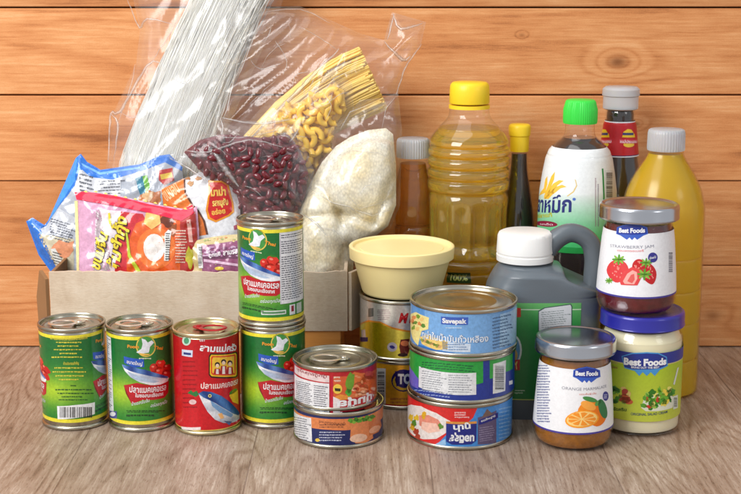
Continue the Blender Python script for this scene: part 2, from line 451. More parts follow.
def mnode(nt, op, a=None, b=None, c=None):
    n = nt.nodes.new('ShaderNodeMath'); n.operation = op
    for i, v in enumerate((a, b, c)):
        if v is None: continue
        if isinstance(v, (int, float)): n.inputs[i].default_value = v
        else: nt.links.new(v, n.inputs[i])
    return n.outputs[0]
def noise_(nt, vec, scale, detail=4, rough=.5, dist=0):
    n = nt.nodes.new('ShaderNodeTexNoise'); n.inputs['Scale'].default_value = scale; n.inputs['Detail'].default_value = detail
    n.inputs['Roughness'].default_value = rough; n.inputs['Distortion'].default_value = dist; nt.links.new(vec, n.inputs['Vector']); return n.outputs['Fac']
def mapping(nt, vec, scale=(1, 1, 1), rot=(0, 0, 0), loc=None):
    n = nt.nodes.new('ShaderNodeMapping'); n.inputs['Scale'].default_value = scale; n.inputs['Rotation'].default_value = rot; nt.links.new(vec, n.inputs[0])
    if loc is not None: nt.links.new(loc, n.inputs['Location'])
    return n.outputs[0]
def ramp(nt, fac, stops):
    n = nt.nodes.new('ShaderNodeValToRGB'); nt.links.new(fac, n.inputs[0]); e = n.color_ramp.elements
    e[0].position, e[0].color = stops[0][0], (*lin(stops[0][1]), 1); e[1].position, e[1].color = stops[-1][0], (*lin(stops[-1][1]), 1)
    for p, c in stops[1:-1]: q = e.new(p); q.color = (*lin(c), 1)
    return n.outputs[0]
def mixrgb(nt, fac, a, b, mode='MIX'):
    n = nt.nodes.new('ShaderNodeMix'); n.data_type = 'RGBA'; n.blend_type = mode
    for s_, v in ((0, fac), (6, a), (7, b)):
        if isinstance(v, (int, float)): n.inputs[s_].default_value = v
        elif isinstance(v, tuple): n.inputs[s_].default_value = (*v, 1)
        else: nt.links.new(v, n.inputs[s_])
    return n.outputs[2]
def wallmat():
    m, nt, b = newmat('orange_pine_boards'); N = nt.nodes.new; L = nt.links.new
    tc = N('ShaderNodeTexCoord').outputs['Object']; oi = N('ShaderNodeObjectInfo').outputs['Random']
    off = mnode(nt, 'MULTIPLY', oi, 37.0); cb = N('ShaderNodeCombineXYZ'); [L(off, cb.inputs[i]) for i in range(3)]
    sep = N('ShaderNodeSeparateXYZ'); L(tc, sep.inputs[0])
    phase = None; core = None
    for kx, kz, s_, A_ in ((W(618, 62, 1.2265).x, W(618, 62, 1.2265).z, .0105, 1), (W(522, 35, 1.2265).x, W(522, 35, 1.2265).z, .0035, .5), (W(636, 124, 1.2265).x, W(636, 124, 1.2265).z, .0045, .7), (W(60, 60, 1.2265).x-.3, .27, .009, 1), (.42, .12, .009, 1), (W(712, 328, 1.2265).x, .03, .010, .6)):
        dx = mnode(nt, 'MULTIPLY', mnode(nt, 'SUBTRACT', sep.outputs[0], kx), .62/s_); dz = mnode(nt, 'MULTIPLY', mnode(nt, 'SUBTRACT', sep.outputs[2], kz), 1/s_)
        d2 = mnode(nt, 'ADD', mnode(nt, 'MULTIPLY', dx, dx), mnode(nt, 'MULTIPLY', dz, dz))
        g = mnode(nt, 'MULTIPLY', mnode(nt, 'POWER', 2.718, mnode(nt, 'MULTIPLY', d2, -.6)), A_)
        c_ = mnode(nt, 'MULTIPLY', mnode(nt, 'POWER', 2.718, mnode(nt, 'MULTIPLY', d2, -4.5)), A_)
        phase = g if phase is None else mnode(nt, 'ADD', phase, g); core = c_ if core is None else mnode(nt, 'ADD', core, c_)
    v1 = mapping(nt, tc, (.16, 1, 1.5), loc=cb.outputs[0])
    slow = noise_(nt, v1, 8, 3, .45, .5)
    ph = mnode(nt, 'MULTIPLY_ADD', phase, 17.0, mnode(nt, 'MULTIPLY', slow, 60.0))
    ring = mnode(nt, 'POWER', mnode(nt, 'MULTIPLY_ADD', mnode(nt, 'SINE', ph), .5, .5), 3.0)
    fine = noise_(nt, mapping(nt, tc, (.05, 1, 1), loc=cb.outputs[0]), 420, 6, .7)
    mid = noise_(nt, mapping(nt, tc, (.22, 1, 1), loc=cb.outputs[0]), 26, 5, .6, .6)
    blot = noise_(nt, mapping(nt, tc, (.5, 1, 1), loc=cb.outputs[0]), 12, 6, .68)
    speck = noise_(nt, tc, 900, 3, .6)
    t = mnode(nt, 'MULTIPLY_ADD', ring, -.10, mnode(nt, 'MULTIPLY_ADD', fine, .5, mnode(nt, 'MULTIPLY_ADD', mid, .35, mnode(nt, 'MULTIPLY_ADD', blot, .5, mnode(nt, 'MULTIPLY', speck, .16)))))
    mr = N('ShaderNodeMapRange'); mr.inputs[1].default_value = .50; mr.inputs[2].default_value = .95; L(t, mr.inputs[0])
    col = ramp(nt, mr.outputs[0], [(0, (150, 90, 50)), (.33, (198, 130, 78)), (.62, (214, 150, 97)), (1, (232, 180, 130))])
    tone = N('ShaderNodeMapRange'); tone.inputs[3].default_value = .9; tone.inputs[4].default_value = 1.08; L(oi, tone.inputs[0])
    hs = N('ShaderNodeHueSaturation'); L(col, hs.inputs['Color']); L(tone.outputs[0], hs.inputs['Value']); col = hs.outputs[0]
    cc = N('ShaderNodeClamp'); L(mnode(nt, 'MULTIPLY', core, mnode(nt, 'MULTIPLY_ADD', mid, 1.1, .25)), cc.inputs[0])
    col = mixrgb(nt, cc.outputs[0], col, lin((112, 60, 26)))
    L(col, b.inputs['Base Color']); b.inputs['Roughness'].default_value = .7; b.inputs['Specular IOR Level'].default_value = .3
    bp = N('ShaderNodeBump'); bp.inputs['Strength'].default_value = .6; bp.inputs['Distance'].default_value = .0009; L(t, bp.inputs['Height']); L(bp.outputs[0], b.inputs['Normal'])
    return m
M['wallwood'] = wallmat()
def tablemat():
    m, nt, b = newmat('weathered_wood_planks'); N = nt.nodes.new; L = nt.links.new
    tc = N('ShaderNodeTexCoord').outputs['Object']; sep = N('ShaderNodeSeparateXYZ'); L(tc, sep.inputs[0])
    q = mnode(nt, 'MULTIPLY', mnode(nt, 'ADD', sep.outputs[0], .086), 1/.128); idx = mnode(nt, 'FLOOR', q); fr = mnode(nt, 'FRACT', q)
    cb = N('ShaderNodeCombineXYZ'); L(mnode(nt, 'MULTIPLY', idx, 3.7), cb.inputs[0]); L(mnode(nt, 'MULTIPLY', idx, 1.9), cb.inputs[1]); L(mnode(nt, 'MULTIPLY', idx, 5.3), cb.inputs[2])
    v = N('ShaderNodeVectorMath'); v.operation = 'ADD'; L(tc, v.inputs[0]); L(cb.outputs[0], v.inputs[1]); v = v.outputs[0]
    wn = N('ShaderNodeTexWhiteNoise'); wn.noise_dimensions = '1D'; L(idx, wn.inputs['W'])
    slow = noise_(nt, mapping(nt, v, (1, .15, 1), (0, 0, .22)), 10, 3, .4, .35)
    ring = mnode(nt, 'POWER', mnode(nt, 'MULTIPLY_ADD', mnode(nt, 'SINE', mnode(nt, 'MULTIPLY', slow, 190.0)), .5, .5), 4.0)
    amp = noise_(nt, mapping(nt, v, (1, .6, 1)), 14, 3, .5)
    fine = noise_(nt, mapping(nt, v, (1, .045, 1), (0, 0, .06)), 520, 5, .75)
    pore = noise_(nt, mapping(nt, v, (1, .10, 1), (0, 0, .05)), 1300, 2, .6)
    pr = N('ShaderNodeMapRange'); pr.inputs[1].default_value = .58; pr.inputs[2].default_value = .70; L(pore, pr.inputs[0])
    blot = noise_(nt, mapping(nt, v, (1, .45, 1)), 20, 6, .7)
    t = mnode(nt, 'MULTIPLY_ADD', mnode(nt, 'MULTIPLY', ring, amp), -.27, mnode(nt, 'MULTIPLY_ADD', fine, .8, mnode(nt, 'MULTIPLY_ADD', blot, .62, mnode(nt, 'MULTIPLY', pr.outputs[0], -.24))))
    mr = N('ShaderNodeMapRange'); mr.inputs[1].default_value = .30; mr.inputs[2].default_value = .92; L(t, mr.inputs[0])
    col = ramp(nt, mr.outputs[0], [(0, (92, 72, 58)), (.4, (142, 119, 101)), (.7, (166, 146, 129)), (1, (202, 187, 172))])
    hue = noise_(nt, mapping(nt, v, (1, .3, 1)), 7, 2)
    col = mixrgb(nt, mnode(nt, 'MULTIPLY', hue, .12), col, mixrgb(nt, 1.0, col, lin((236, 196, 160)), 'MULTIPLY'))
    tone = N('ShaderNodeMapRange'); tone.inputs[3].default_value = .92; tone.inputs[4].default_value = 1.06; L(wn.outputs[0], tone.inputs[0])
    hs = N('ShaderNodeHueSaturation'); L(col, hs.inputs['Color']); L(tone.outputs[0], hs.inputs['Value'])
    seam = N('ShaderNodeMapRange'); seam.inputs[1].default_value = .0; seam.inputs[2].default_value = .011; seam.inputs[3].default_value = 1; seam.inputs[4].default_value = 0; L(fr, seam.inputs[0])
    col = mixrgb(nt, mnode(nt, 'MULTIPLY', seam.outputs[0], .75), hs.outputs[0], lin((70, 50, 40)))
    L(col, b.inputs['Base Color']); b.inputs['Roughness'].default_value = .45
    bp = N('ShaderNodeBump'); bp.inputs['Strength'].default_value = .5; bp.inputs['Distance'].default_value = .0005; L(mnode(nt, 'SUBTRACT', t, seam.outputs[0]), bp.inputs['Height']); L(bp.outputs[0], b.inputs['Normal'])
    return m
t = MB(); t.box((-1.2, .25, -.03), (1.2, 1.26, 0)); o = t.build('table_surface', tablemat(), smooth=False); tag(o, kind='structure')
o.location = (0, 0, 0)
wall = thing('plank_wall', 'orange pine wall of wide horizontal boards behind all the groceries', 'wall', (0, 1.2265, 0))
zs = [0.0005, .0768, .1548, .2316, .3086, .386, .463, .54]
for i in range(len(zs)-1):
    b = MB(); gap = .0019 if i in (3,) else .0009
    b.box((-1.1, 0, zs[i]+gap*.5), (1.1, .02, zs[i+1]-gap*.5))
    p = b.build('plank', M['wallwood'], wall, smooth=False, bevel=.0009); p.location = (0, (i % 2)*.0008, 0)
b = MB(); b.box((-1.1, .021, 0), (1.1, .03, .54)); b.build('backing_board', pmat('dark_backing', (52, 34, 24), .9), wall, smooth=False)

# ------------------------------------------------------------------ tins
def seam_ring(R, z0, up=True):
    pass
def can(name, label, cat, x, y, z, R, H_, band, art, group=None, ring='tab', metal='tin', rz_tab=0, tab=True, lidmat=None, mat='print'):
    """R,H_,band in mm (band: width of bare metal below/above print)"""
    T = thing(name, label, cat, (x, y, z), 0, group)
    r = R-.9
    body = [(0, R-2.2), (.25, R-.6), (.9, R), (2.2, R), (2.9, R-.5), (3.3, r-.5), (4.2, r), (H_-4.2, r), (H_-3.4, r-.5), (H_-3.0, R-.5), (H_-2.4, R), (H_-.7, R), (H_-.15, R-.35), (H_, R-.8), (H_-.1, R-1.5), (H_-.8, R-1.9)]
    MB().lathe([(a/1000, b/1000) for a, b in body], 96, cap0=True, cap1=False).build('can_body', M[metal], T, angle=50)
    q = R-1.9
    lid = [(H_-.75, q), (H_-3.2, q-.25), (H_-3.6, q-.6), (H_-3.6, q-1.3), (H_-2.9, q-2.0), (H_-2.6, q-2.6), (H_-2.6, q-R*.14), (H_-3.0, q-R*.17), (H_-3.0, q-R*.3), (H_-2.6, q-R*.33), (H_-2.6, q-R*.36), (H_-3.1, q-R*.4), (H_-3.1, q-R*.62), (H_-2.8, q-R*.66), (H_-2.8, .02)]
    MB().lathe([(a/1000, b/1000) for a, b in lid], 96, cap0=False, cap1=True).build('lid', M[lidmat or metal], T, angle=50)
    if tab:
        b = MB(); ca, sa = cos(rz_tab), sin(rz_tab); s = 1.2 if R < 30 else 1.3
        def tp(u, v, w): return ((u*ca-v*sa)/1000, (u*sa+v*ca)/1000, (H_-2.2+w)/1000)
        n = 28; m_ = 8; cx = -5.5*s; ax, ay = 8.2*s, 6.3*s
        base = len(b.v)
        for i in range(n):
            a = 2*pi*i/n; lift = .9+.9*(1-cos(a))/2*1.2
            for k in range(m_):
                c = 2*pi*k/m_; rr = 1.5*s*cos(c)
                b.vert(tp(cx+(ax+rr)*cos(a), (ay+rr)*sin(a), lift+.55*sin(c)))
        for i in range(n):
            for k in range(m_):
                i2 = (i+1) % n; k2 = (k+1) % m_
                b.face(base+i*m_+k, base+i2*m_+k, base+i2*m_+k2, base+i*m_+k2)
        # tongue plate and rivet
        ns = []
        for w in (.35, 1.15):
            ns.append([b.vert(tp(cx+ax+(-1+8.0*s*(.5-.5*cos(pi*j/9)) if j < 10 else 0), 0, w)) for j in range(0)])
        P_ = [(cx+ax-1.2, -4.6*s), (cx+ax+2.2*s, -4.4*s), (cx+ax+5.2*s, -3*s), (cx+ax+6.6*s, 0), (cx+ax+5.2*s, 3*s), (cx+ax+2.2*s, 4.4*s), (cx+ax-1.2, 4.6*s)]
        lo = [b.vert(tp(*p, .3)) for p in P_]; hi = [b.vert(tp(*p, 1.2)) for p in P_]
        b.face(*hi); b.face(*lo[::-1])
        for j in range(len(P_)):
            j2 = (j+1) % len(P_); b.face(lo[j], lo[j2], hi[j2], hi[j])
        tab_o = b.build('pull_tab', M[ring], T, angle=40)
        rv = MB(); c0 = tp(cx+ax+2.6*s, 0, 1.1); rv.lathe([(0, .0022), (.0006, .0021), (.0009, .0012)], 20, c=c0); rv.build('rivet', M[ring], tab_o)
    A = CylArt((x, y, z), [(band[0], r), (H_-band[1], r)])
    art(A, band[0], H_-band[1])
    A.mb.build('printed_label', M[mat], T)
    return T

DG = (18, 92, 52); MG = (40, 140, 50); YG = (172, 208, 52); YE = (238, 226, 60); WH = (240, 242, 245); OR = (240, 150, 50)
RD = (196, 32, 44)
def green_bg(A, v0, v1):
    h = v1-v0
    def c(u, v):
        t = (v-v0)/h
        g = exp(-((t-.36)/.2)**2)*(.72+.28*cos(u/A.R0*2+1.0))
        return mixc(mixc(DG, MG, .35+.4*(1-t)), YG, g)
    A.full(v0, v1, c, 0, 26)
    A.full(v0, v0+2.6, YE, 1); A.full(v1-2.6, v1, YE, 1)
    A.full(v0+2.6, v0+2.9, (200, 190, 30), 1)
def green_front(A, dx=0, dy=0, cut=None):
    """front of the tin, in the zoom coordinates of the second tin"""
    X = lambda pts: [(x+dx, y+dy) for x, y in pts]
    # emblem
    A.E(162+dx, 163+dy, 35, 38, (225, 200, 90), 1, n=28); A.E(162+dx, 163+dy, 31, 34, (70, 150, 70), 2, n=28)
    A.P(X([(146, 135), (160, 140), (168, 150), (182, 142), (190, 150), (176, 165), (172, 185), (140, 190), (128, 184), (146, 172), (150, 155)]), (232, 238, 246), 3)
    A.P(X([(134, 186), (176, 190), (172, 194), (150, 196)]), (235, 190, 90), 4)
    A.T('Poom', (97+dx, 168+dy), (137+dx, 170+dy), 11, (245, 160, 50), 5, .03)
    A.T('Thai', (187+dx, 172+dy), (220+dx, 175+dy), 11, (245, 160, 50), 5, .03)
    A.lines(136+dx, 203+dy, 190+dx, 209+dy, 1, (225, 235, 200), 3, 5, .6)
    # blue banner
    A.P(X([(84, 198), (120, 206), (154, 208), (156, 236), (120, 238), (86, 222)]), (40, 90, 190), 3)
    A.T('ขนาดใหญ่', (94+dx, 222+dy), (148+dx, 232+dy), 14, WH, 5, .02)
    # tomatoes
    for (x, y, r, c) in ((190, 240, 16, (214, 42, 34)), (214, 226, 18, (226, 52, 40)), (236, 238, 15, (200, 32, 30)), (208, 254, 19, (232, 60, 46)), (234, 262, 17, (205, 36, 32)), (186, 262, 12, (220, 48, 36))):
        A.E(x+dx, y+dy, r, r*.95, c, 2, wob=.06, seed=x)
        A.E(x-4+dx, y-5+dy, r*.3, r*.22, (248, 140, 120), 3)
    A.E(214+dx, 210+dy, 9, 3.5, (60, 130, 40), 3); A.E(236+dx, 225+dy, 7, 3, (60, 130, 40), 3)
    # fish in a white dish
    A.P(X([(78, 228), (110, 236), (160, 250), (205, 264), (242, 274), (238, 286), (212, 298), (180, 300), (140, 290), (108, 272), (88, 250)]), lambda u, v: mixc((168, 182, 206), (244, 248, 252), .5+.5*sin(v*.55)), 4)
    A.P(X([(78, 226), (110, 234), (160, 246), (205, 260), (240, 270), (236, 276), (200, 272), (150, 262), (106, 250), (84, 238)]), lambda u, v: mixc((34, 66, 140), (96, 140, 206), .5+.5*sin(u*.5)), 5)
    A.P(X([(96, 250), (150, 274), (210, 286), (190, 292), (140, 284), (110, 268)]), (176, 196, 222), 5)
    A.P(X([(150, 296), (180, 301), (214, 299), (238, 287), (240, 292), (214, 306), (180, 308), (150, 302)]), (190, 30, 40), 4)
    # ribbon
    A.P(X([(84, 300), (130, 292), (160, 298), (200, 300), (242, 284), (240, 326), (226, 344), (190, 352), (150, 352), (112, 366), (98, 332)]), (188, 30, 42), 3)
    A.P(X([(84, 300), (98, 332), (112, 366), (104, 352), (92, 330)]), (130, 14, 26), 4)
    A.T('ปลาแมคเคอเรล', (104+dx, 324+dy), (232+dx, 316+dy), 23, WH, 5, .02)
    A.T('ในซอสมะเขือเทศ', (124+dx, 342+dy), (222+dx, 336+dy), 15, WH, 5, .02)
    A.T('น้ำซอสเข้มข้น', (112+dx, 372+dy), (176+dx, 358+dy), 13, (226, 236, 240), 5, .01, .3)
    A.T('อร่อยทุกมื้อ', (178+dx, 378+dy), (236+dx, 362+dy), 13, (226, 236, 240), 5, .01, .3)
    A.lines(92+dx, 388+dy, 232+dx, 398+dy, 2, (22, 60, 30), 3, 4, .5); A.lines(92+dx, 402+dy, 222+dx, 412+dy, 1, (30, 70, 34), 3, 8, .6)
def white_panel(A, u0, u1, v0, v1, seed=1, k0=2):
    A.rect(u0, v0, u1, v1, (232, 234, 238), k0)
    rnd = random.Random(seed); v = v1-2.5
    while v > v0+2:
        x = u0+1.2; e = u1-1.2-rnd.random()*(u1-u0)*.25
        while x < e:
            w = .8+rnd.random()*2.2; A.rect(x, v, min(x+w, u1-1), v+.75, (96, 98, 110), k0+1); x += w+.5
        v -= 1.7 if rnd.random() > .12 else 3.2
    A.rect(u0+.5, v0+.5, u0+.7, v1-.5, (120, 120, 130), k0+1)
def art_front(A, v0, v1, dx=0, dy=0):
    green_bg(A, v0, v1); A.zoom(100, 300, 3.525); 
    green_front(A, dx, dy)
def art_can1(A, v0, v1):
    green_bg(A, v0, v1)
    # a copy of the front wraps in from both sides; the middle is the text panel
    for du_ in (33, -43.5):
        B = CylArt((xat(141, 1.02, .04), 1.020, 0), [(v0, A.R0), (v1, A.R0)]); B.zoom(100, 300, 3.525); B.raw = None
        n = []
        def raw(poly, col, k, sh=du_): A.raw([(p[0]-3.5+sh, p[1]) for p in poly], col, k)
        B.raw = raw; green_front(B)
    A.zoom(30, 300, 3.525); gold = (214, 206, 70)
    A.T('ปลาแมคเคอเรลในซอสมะเขือเทศ', (72, 138), (202, 136), 13, gold, 4, .02)
    rnd = random.Random(5)
    for i, y in enumerate((150, 163, 176, 189, 202)):
        w = (48, 42, 56, 34, 62)[i]; A.lines(138-w, y-5, 138+w*1.1, y+6, 1, gold, 4, 10+i, .36)
    A.T('ส่วนประกอบสำคัญ', (118, 228), (172, 227), 12, gold, 4, .02)
    for i, y in enumerate((240, 254, 268, 281)):
        w = (56, 60, 50, 40)[i]; A.lines(140-w, y-5, 140+w, y+6, 1, gold, 4, 30+i, .36)
    for i, y in enumerate((303, 317, 330, 342, 353)):
        w = (12, 66, 60, 42, 54)[i]; A.lines(154-w, y-5, 154+w, y+5, 1, (40, 92, 40), 4, 40+i, .38)
    A.P([(96, 374), (160, 370), (228, 360), (228, 402), (160, 416), (98, 420)], WH, 3)
    A.barcode(98, 372, 226, 424, 4, 9)
def art_can2(A, v0, v1):
    art_front(A, v0, v1)
    white_panel(A, -46, -21.5, v0+5, v1-3, 3)
    A.zoom(100, 300, 3.525); A.P([(32, 388), (60, 392), (60, 418), (34, 412)], (70, 80, 150), 4); A.E(46, 402, 10, 8, (225, 228, 240), 5)
    A.E(126, 456, 2, 2, (60, 60, 60), 2)
def art_can4(A, v0, v1):
    green_bg(A, v0, v1)
    B = CylArt((xat(141, 1.02, .04), 1.020, 0), [(v0, A.R0), (v1, A.R0)]); B.zoom(100, 300, 3.525)
    B.raw = lambda poly, col, k: A.raw([(p[0]-1, p[1]) for p in poly], col, k); green_front(B)
    white_panel(A, -52, -30.5, v0+5, v1-3, 6)
def art_can5(A, v0, v1):
    green_bg(A, v0, v1)
    B = CylArt((xat(141, 1.02, .04), 1.020, 0), [(v0, A.R0), (v1, A.R0)]); B.zoom(100, 300, 3.525)
    B.raw = lambda poly, col, k: A.raw([(p[0]-17.0, p[1]) for p in poly], col, k); green_front(B)
    white_panel(A, 8.5, 34, v0+13, v1-2.6, 8, 7)
    A.rect(8.5, v0+13, 40, v0+13.3, DG, 4)
    A.rect(-6, v0+5, 13, v0+8.2, (225, 232, 228), 3); A.rect(-5.2, v0+5.8, 12.2, v0+7.4, (90, 140, 100), 4)
    A.rect(16, v0+3.6, 21.5, v0+11.4, (232, 234, 236), 3); A.rect(17.6, v0+6, 20, v0+10.5, (150, 40, 60), 4); A.rect(23, v0+3.6, 30, v0+11.4, (200, 215, 205), 3)
def art_red(A, v0, v1):
    A.full(v0, v1, lambda u, v: mixc((206, 24, 36), (188, 16, 30), (v-v0)/(v1-v0)), 0, 4); A.full(v0, v0+.6, (230, 200, 90), 1)
    A.zoom(165, 305, 3.525)
    A.E(76, 126, 15, 17, (190, 222, 205), 2); A.E(76, 126, 9, 11, (70, 150, 110), 3)
    A.P([(60, 156), (98, 160), (97, 184), (60, 178)], (206, 216, 236), 2); A.P([(66, 166), (92, 169), (92, 177), (66, 174)], (40, 60, 130), 3)
    A.T('สามแม่ครัว', (122, 160), (250, 158), 27, WH, 4, .035)
    A.T('ตรา', (122, 128), (140, 128), 8, WH, 4, .02)
    A.P([(154, 182), (160, 170), (250, 164), (256, 172), (256, 250), (250, 256), (162, 256), (154, 246)], (40, 24, 20), 2)
    A.P([(158, 184), (163, 175), (248, 169), (252, 174), (252, 246), (248, 251), (164, 251), (158, 244)], (236, 190, 40), 3)
    A.P([(162, 186), (166, 180), (246, 174), (248, 178), (248, 242), (246, 246), (168, 246), (162, 240)], (220, 60, 40), 4)
    A.P([(166, 190), (170, 184), (243, 179), (244, 240), (172, 242), (166, 238)], (240, 196, 60), 5)
    for (x, y, c) in ((184, 214, (250, 220, 190)), (206, 204, (250, 220, 190)), (228, 208, (250, 220, 190))):
        A.E(x, y-4, 9, 9, (40, 28, 26), 6); A.E(x, y, 6, 7, c, 7); A.P([(x-13, 243), (x-9, y+10), (x+9, y+10), (x+13, 243)], (176, 30, 40), 6); A.P([(x-5, 243), (x-4, y+12), (x+4, y+12), (x+5, 243)], (240, 235, 230), 7)
    A.T('ปลาแมคเคอเรล', (126, 294), (256, 276), 22, (246, 220, 215), 4, .025)
    for i in range(11): A.lines(62, 196+i*16, 62+52, 205+i*16, 1, (150, 12, 24), 2, 60+i, .5)
    A.E(98, 342, 13, 9, (225, 190, 190), 3); A.P([(58, 428), (126, 430), (126, 440), (60, 438)], (236, 225, 225), 3)
    # lemon, herb, fish
    A.P([(226, 320), (240, 300), (256, 300), (258, 350), (238, 342)], (240, 196, 50), 3); A.E(240, 305, 16, 6, (70, 140, 50), 3, rot=-.6)
    A.P([(80, 310), (92, 300), (100, 308), (112, 302), (120, 316), (108, 324), (96, 318)], (40, 120, 60), 3)
    A.P([(118, 312), (134, 304), (160, 308), (196, 322), (226, 344), (248, 366), (262, 384), (262, 400), (240, 414), (206, 416), (176, 404), (150, 376), (132, 344)], lambda u, v: mixc((170, 180, 196), (244, 246, 250), .5+.5*sin(v*.5)), 4)
    A.P([(118, 312), (134, 303), (162, 306), (198, 320), (228, 342), (250, 364), (262, 382), (258, 390), (236, 382), (204, 362), (178, 346), (158, 336), (136, 326)], lambda u, v: mixc((20, 52, 120), (70, 130, 196), .5+.5*sin(u*.45+v*.3)), 5)
    A.P([(160, 336), (200, 362), (240, 386), (232, 396), (196, 382), (166, 356)], (120, 164, 210), 5)
    A.E(158, 320, 6, 6, (240, 220, 130), 6); A.E(158, 320, 3, 3, (20, 20, 26), 7)
    A.P([(186, 384), (200, 380), (208, 398), (196, 402)], (250, 190, 120), 6); A.P([(206, 408), (226, 424), (236, 410)], (70, 110, 170), 4)

RC = 25.7; HC = 80
xc = {1: xat(73.8, 1.023, .04), 2: xat(141.0, 1.02, .04), 3: xat(207.0, 1.012, .04), 4: xat(273.2, 1.027, .04)}
can('sardine_can', 'green sardine can at the left end, showing a barcode and yellow text', 'can', xc[1], 1.023, 0, RC, HC, (6.5, 5), art_can1, 'green sardine cans', rz_tab=.5)
can('sardine_can', 'green sardine can standing between the barcode can and the red can', 'can', xc[2], 1.020, 0, RC, HC, (6, 5), art_can2, 'green sardine cans', rz_tab=.2)
can('sardine_can', 'red mackerel can with a yellow emblem and a blue fish on its side', 'can', xc[3], 1.012, 0, RC, HC-1, (4, 4), art_red, rz_tab=pi-.5, ring='red_metal', metal='tin_gold')
can('sardine_can', 'lower green sardine can of the stack of two beside the red can', 'can', xc[4], 1.027, 0, RC, HC, (5, 5), art_can4, 'green sardine cans', tab=False)
can('sardine_can', 'upper green sardine can of the stack of two, its white text panel facing right', 'can', xc[4]-.0006, 1.027, HC/1000, RC, HC, (5, 5), art_can5, 'green sardine cans', rz_tab=.1)

# small tuna tins
def art_tuna_up(A, v0, v1):
    A.full(v0, v1, (186, 34, 44), 0); A.zoom(285, 335, 4.114)
    A.P([(40, 122), (40, 152), (96, 182), (182, 196), (182, 168), (96, 150)], (226, 205, 205), 1)
    A.T('ปุ้มปุ้ยปลาทูน่า', (172, 166), (50, 134), 14, (150, 60, 70), 3, .02)
    A.P([(40, 160), (90, 186), (182, 200), (182, 322), (120, 316), (60, 296), (40, 280)], (230, 232, 236), 2)
    A.lines(46, 186, 112, 296, 14, (110, 112, 122), 4, 3, .45, skew=16); A.lines(118, 204, 178, 312, 12, (110, 112, 122), 4, 4, .45, skew=8)
    A.P([(196, 170), (380, 130), (380, 286), (330, 306), (280, 280), (196, 300)], (214, 96, 54), 2)
    for i, (x, y, rx, ry, c) in enumerate(((300, 180, 40, 26, (232, 120, 60)), (340, 200, 34, 30, (222, 100, 40)), (310, 220, 36, 24, (236, 140, 90)), (350, 165, 26, 18, (205, 80, 40)), (290, 245, 30, 14, (220, 120, 70)), (330, 240, 26, 12, (240, 170, 130)))):
        A.E(x, y, rx, ry, c, 3, wob=.15, seed=i)
    for i in range(26): 
        rnd = random.Random(i); A.E(270+rnd.random()*100, 160+rnd.random()*90, 4+rnd.random()*7, 3+rnd.random()*5, rnd.choice([(244, 160, 110), (190, 70, 30), (250, 190, 150), (225, 90, 50)]), 4, wob=.2, seed=i)
    A.E(268, 196, 18, 40, (110, 160, 50), 5, wob=.15, rot=.15); A.E(262, 236, 14, 14, (80, 170, 60), 5, wob=.2); A.E(240, 260, 36, 14, (232, 150, 60), 4, wob=.2)
    A.E(322, 262, 46, 12, (226, 214, 206), 5, rot=-.35)
    A.E(216, 222, 19, 20, (240, 206, 80), 5); A.P([(204, 218), (228, 220), (228, 232), (206, 230)], (50, 50, 30), 6)
    A.lines(200, 168, 234, 196, 2, (240, 205, 185), 5, 8, .5)
    A.P([(196, 252), (230, 268), (236, 320), (196, 322)], (234, 226, 226), 5)
    A.P([(226, 316), (224, 268), (290, 258), (354, 236), (368, 276), (300, 310)], (186, 26, 44), 6)
    A.P([(192, 168), (198, 168), (198, 323), (186, 323)], (196, 36, 60), 6); A.P([(240, 272), (276, 268), (276, 286), (240, 290)], (150, 20, 30), 5)
    A.T('ปุ้มปุ้ย', (356, 240), (214, 272), 34, WH, 8, .05)
def art_tuna_low(A, v0, v1):
    A.full(v0, v1, lambda u, v: (28, 40, 96), 0, 1); A.zoom(285, 335, 4.114)
    A.P([(20, 296), (60, 322), (140, 342), (220, 346), (300, 340), (380, 312), (420, 280), (420, 330), (370, 362), (250, 392), (180, 390), (110, 382), (20, 330)], (222, 132, 78), 1)
    A.P([(28, 308), (60, 330), (108, 342), (112, 440), (60, 424), (30, 400)], (226, 228, 232), 2)
    A.lines(36, 334, 104, 428, 10, (120, 124, 134), 3, 5, .45, skew=14)
    A.T('ทูน่าก้อนในน้ำแร่', (248, 362), (140, 352), 12, (90, 50, 40), 3, .01); A.lines(140, 366, 250, 384, 2, (120, 70, 50), 3, 9, .4)
    A.lines(140, 396, 246, 440, 4, (190, 196, 220), 3, 12, .4)
    A.P([(272, 360), (300, 356), (352, 354), (362, 424), (330, 444), (290, 446), (268, 420)], (226, 138, 86), 3)
    A.E(302, 424, 36, 17, (238, 196, 168), 4, rot=-.15); A.P([(342, 340), (384, 322), (396, 372), (384, 398), (346, 414)], (206, 120, 70), 4); A.E(368, 388, 26, 12, (236, 176, 140), 5, rot=-.5)
    for i in range(9): A.E(270+i*11, 352-i*2+(i % 2)*7, 11, 8, ((90, 160, 50), (130, 180, 60), (60, 130, 40))[i % 3], 5, wob=.3, seed=i)
    A.E(134, 432, 9, 7, (236, 200, 80), 4)
xs = xat(337.0, .992, .02)
can('tuna_can', 'orange and navy tuna can underneath the small red tuna can', 'can', xs+.0012, .9915, 0, 34.2, 28, (3.2, 3), art_tuna_low, rz_tab=pi, tab=False)
can('tuna_can', 'small red tuna can with pull tab and upside-down writing, upper of a stack of two', 'can', xs-.0012, .9925, .028, 31.8, 33, (3.2, 3), art_tuna_up, rz_tab=.25)

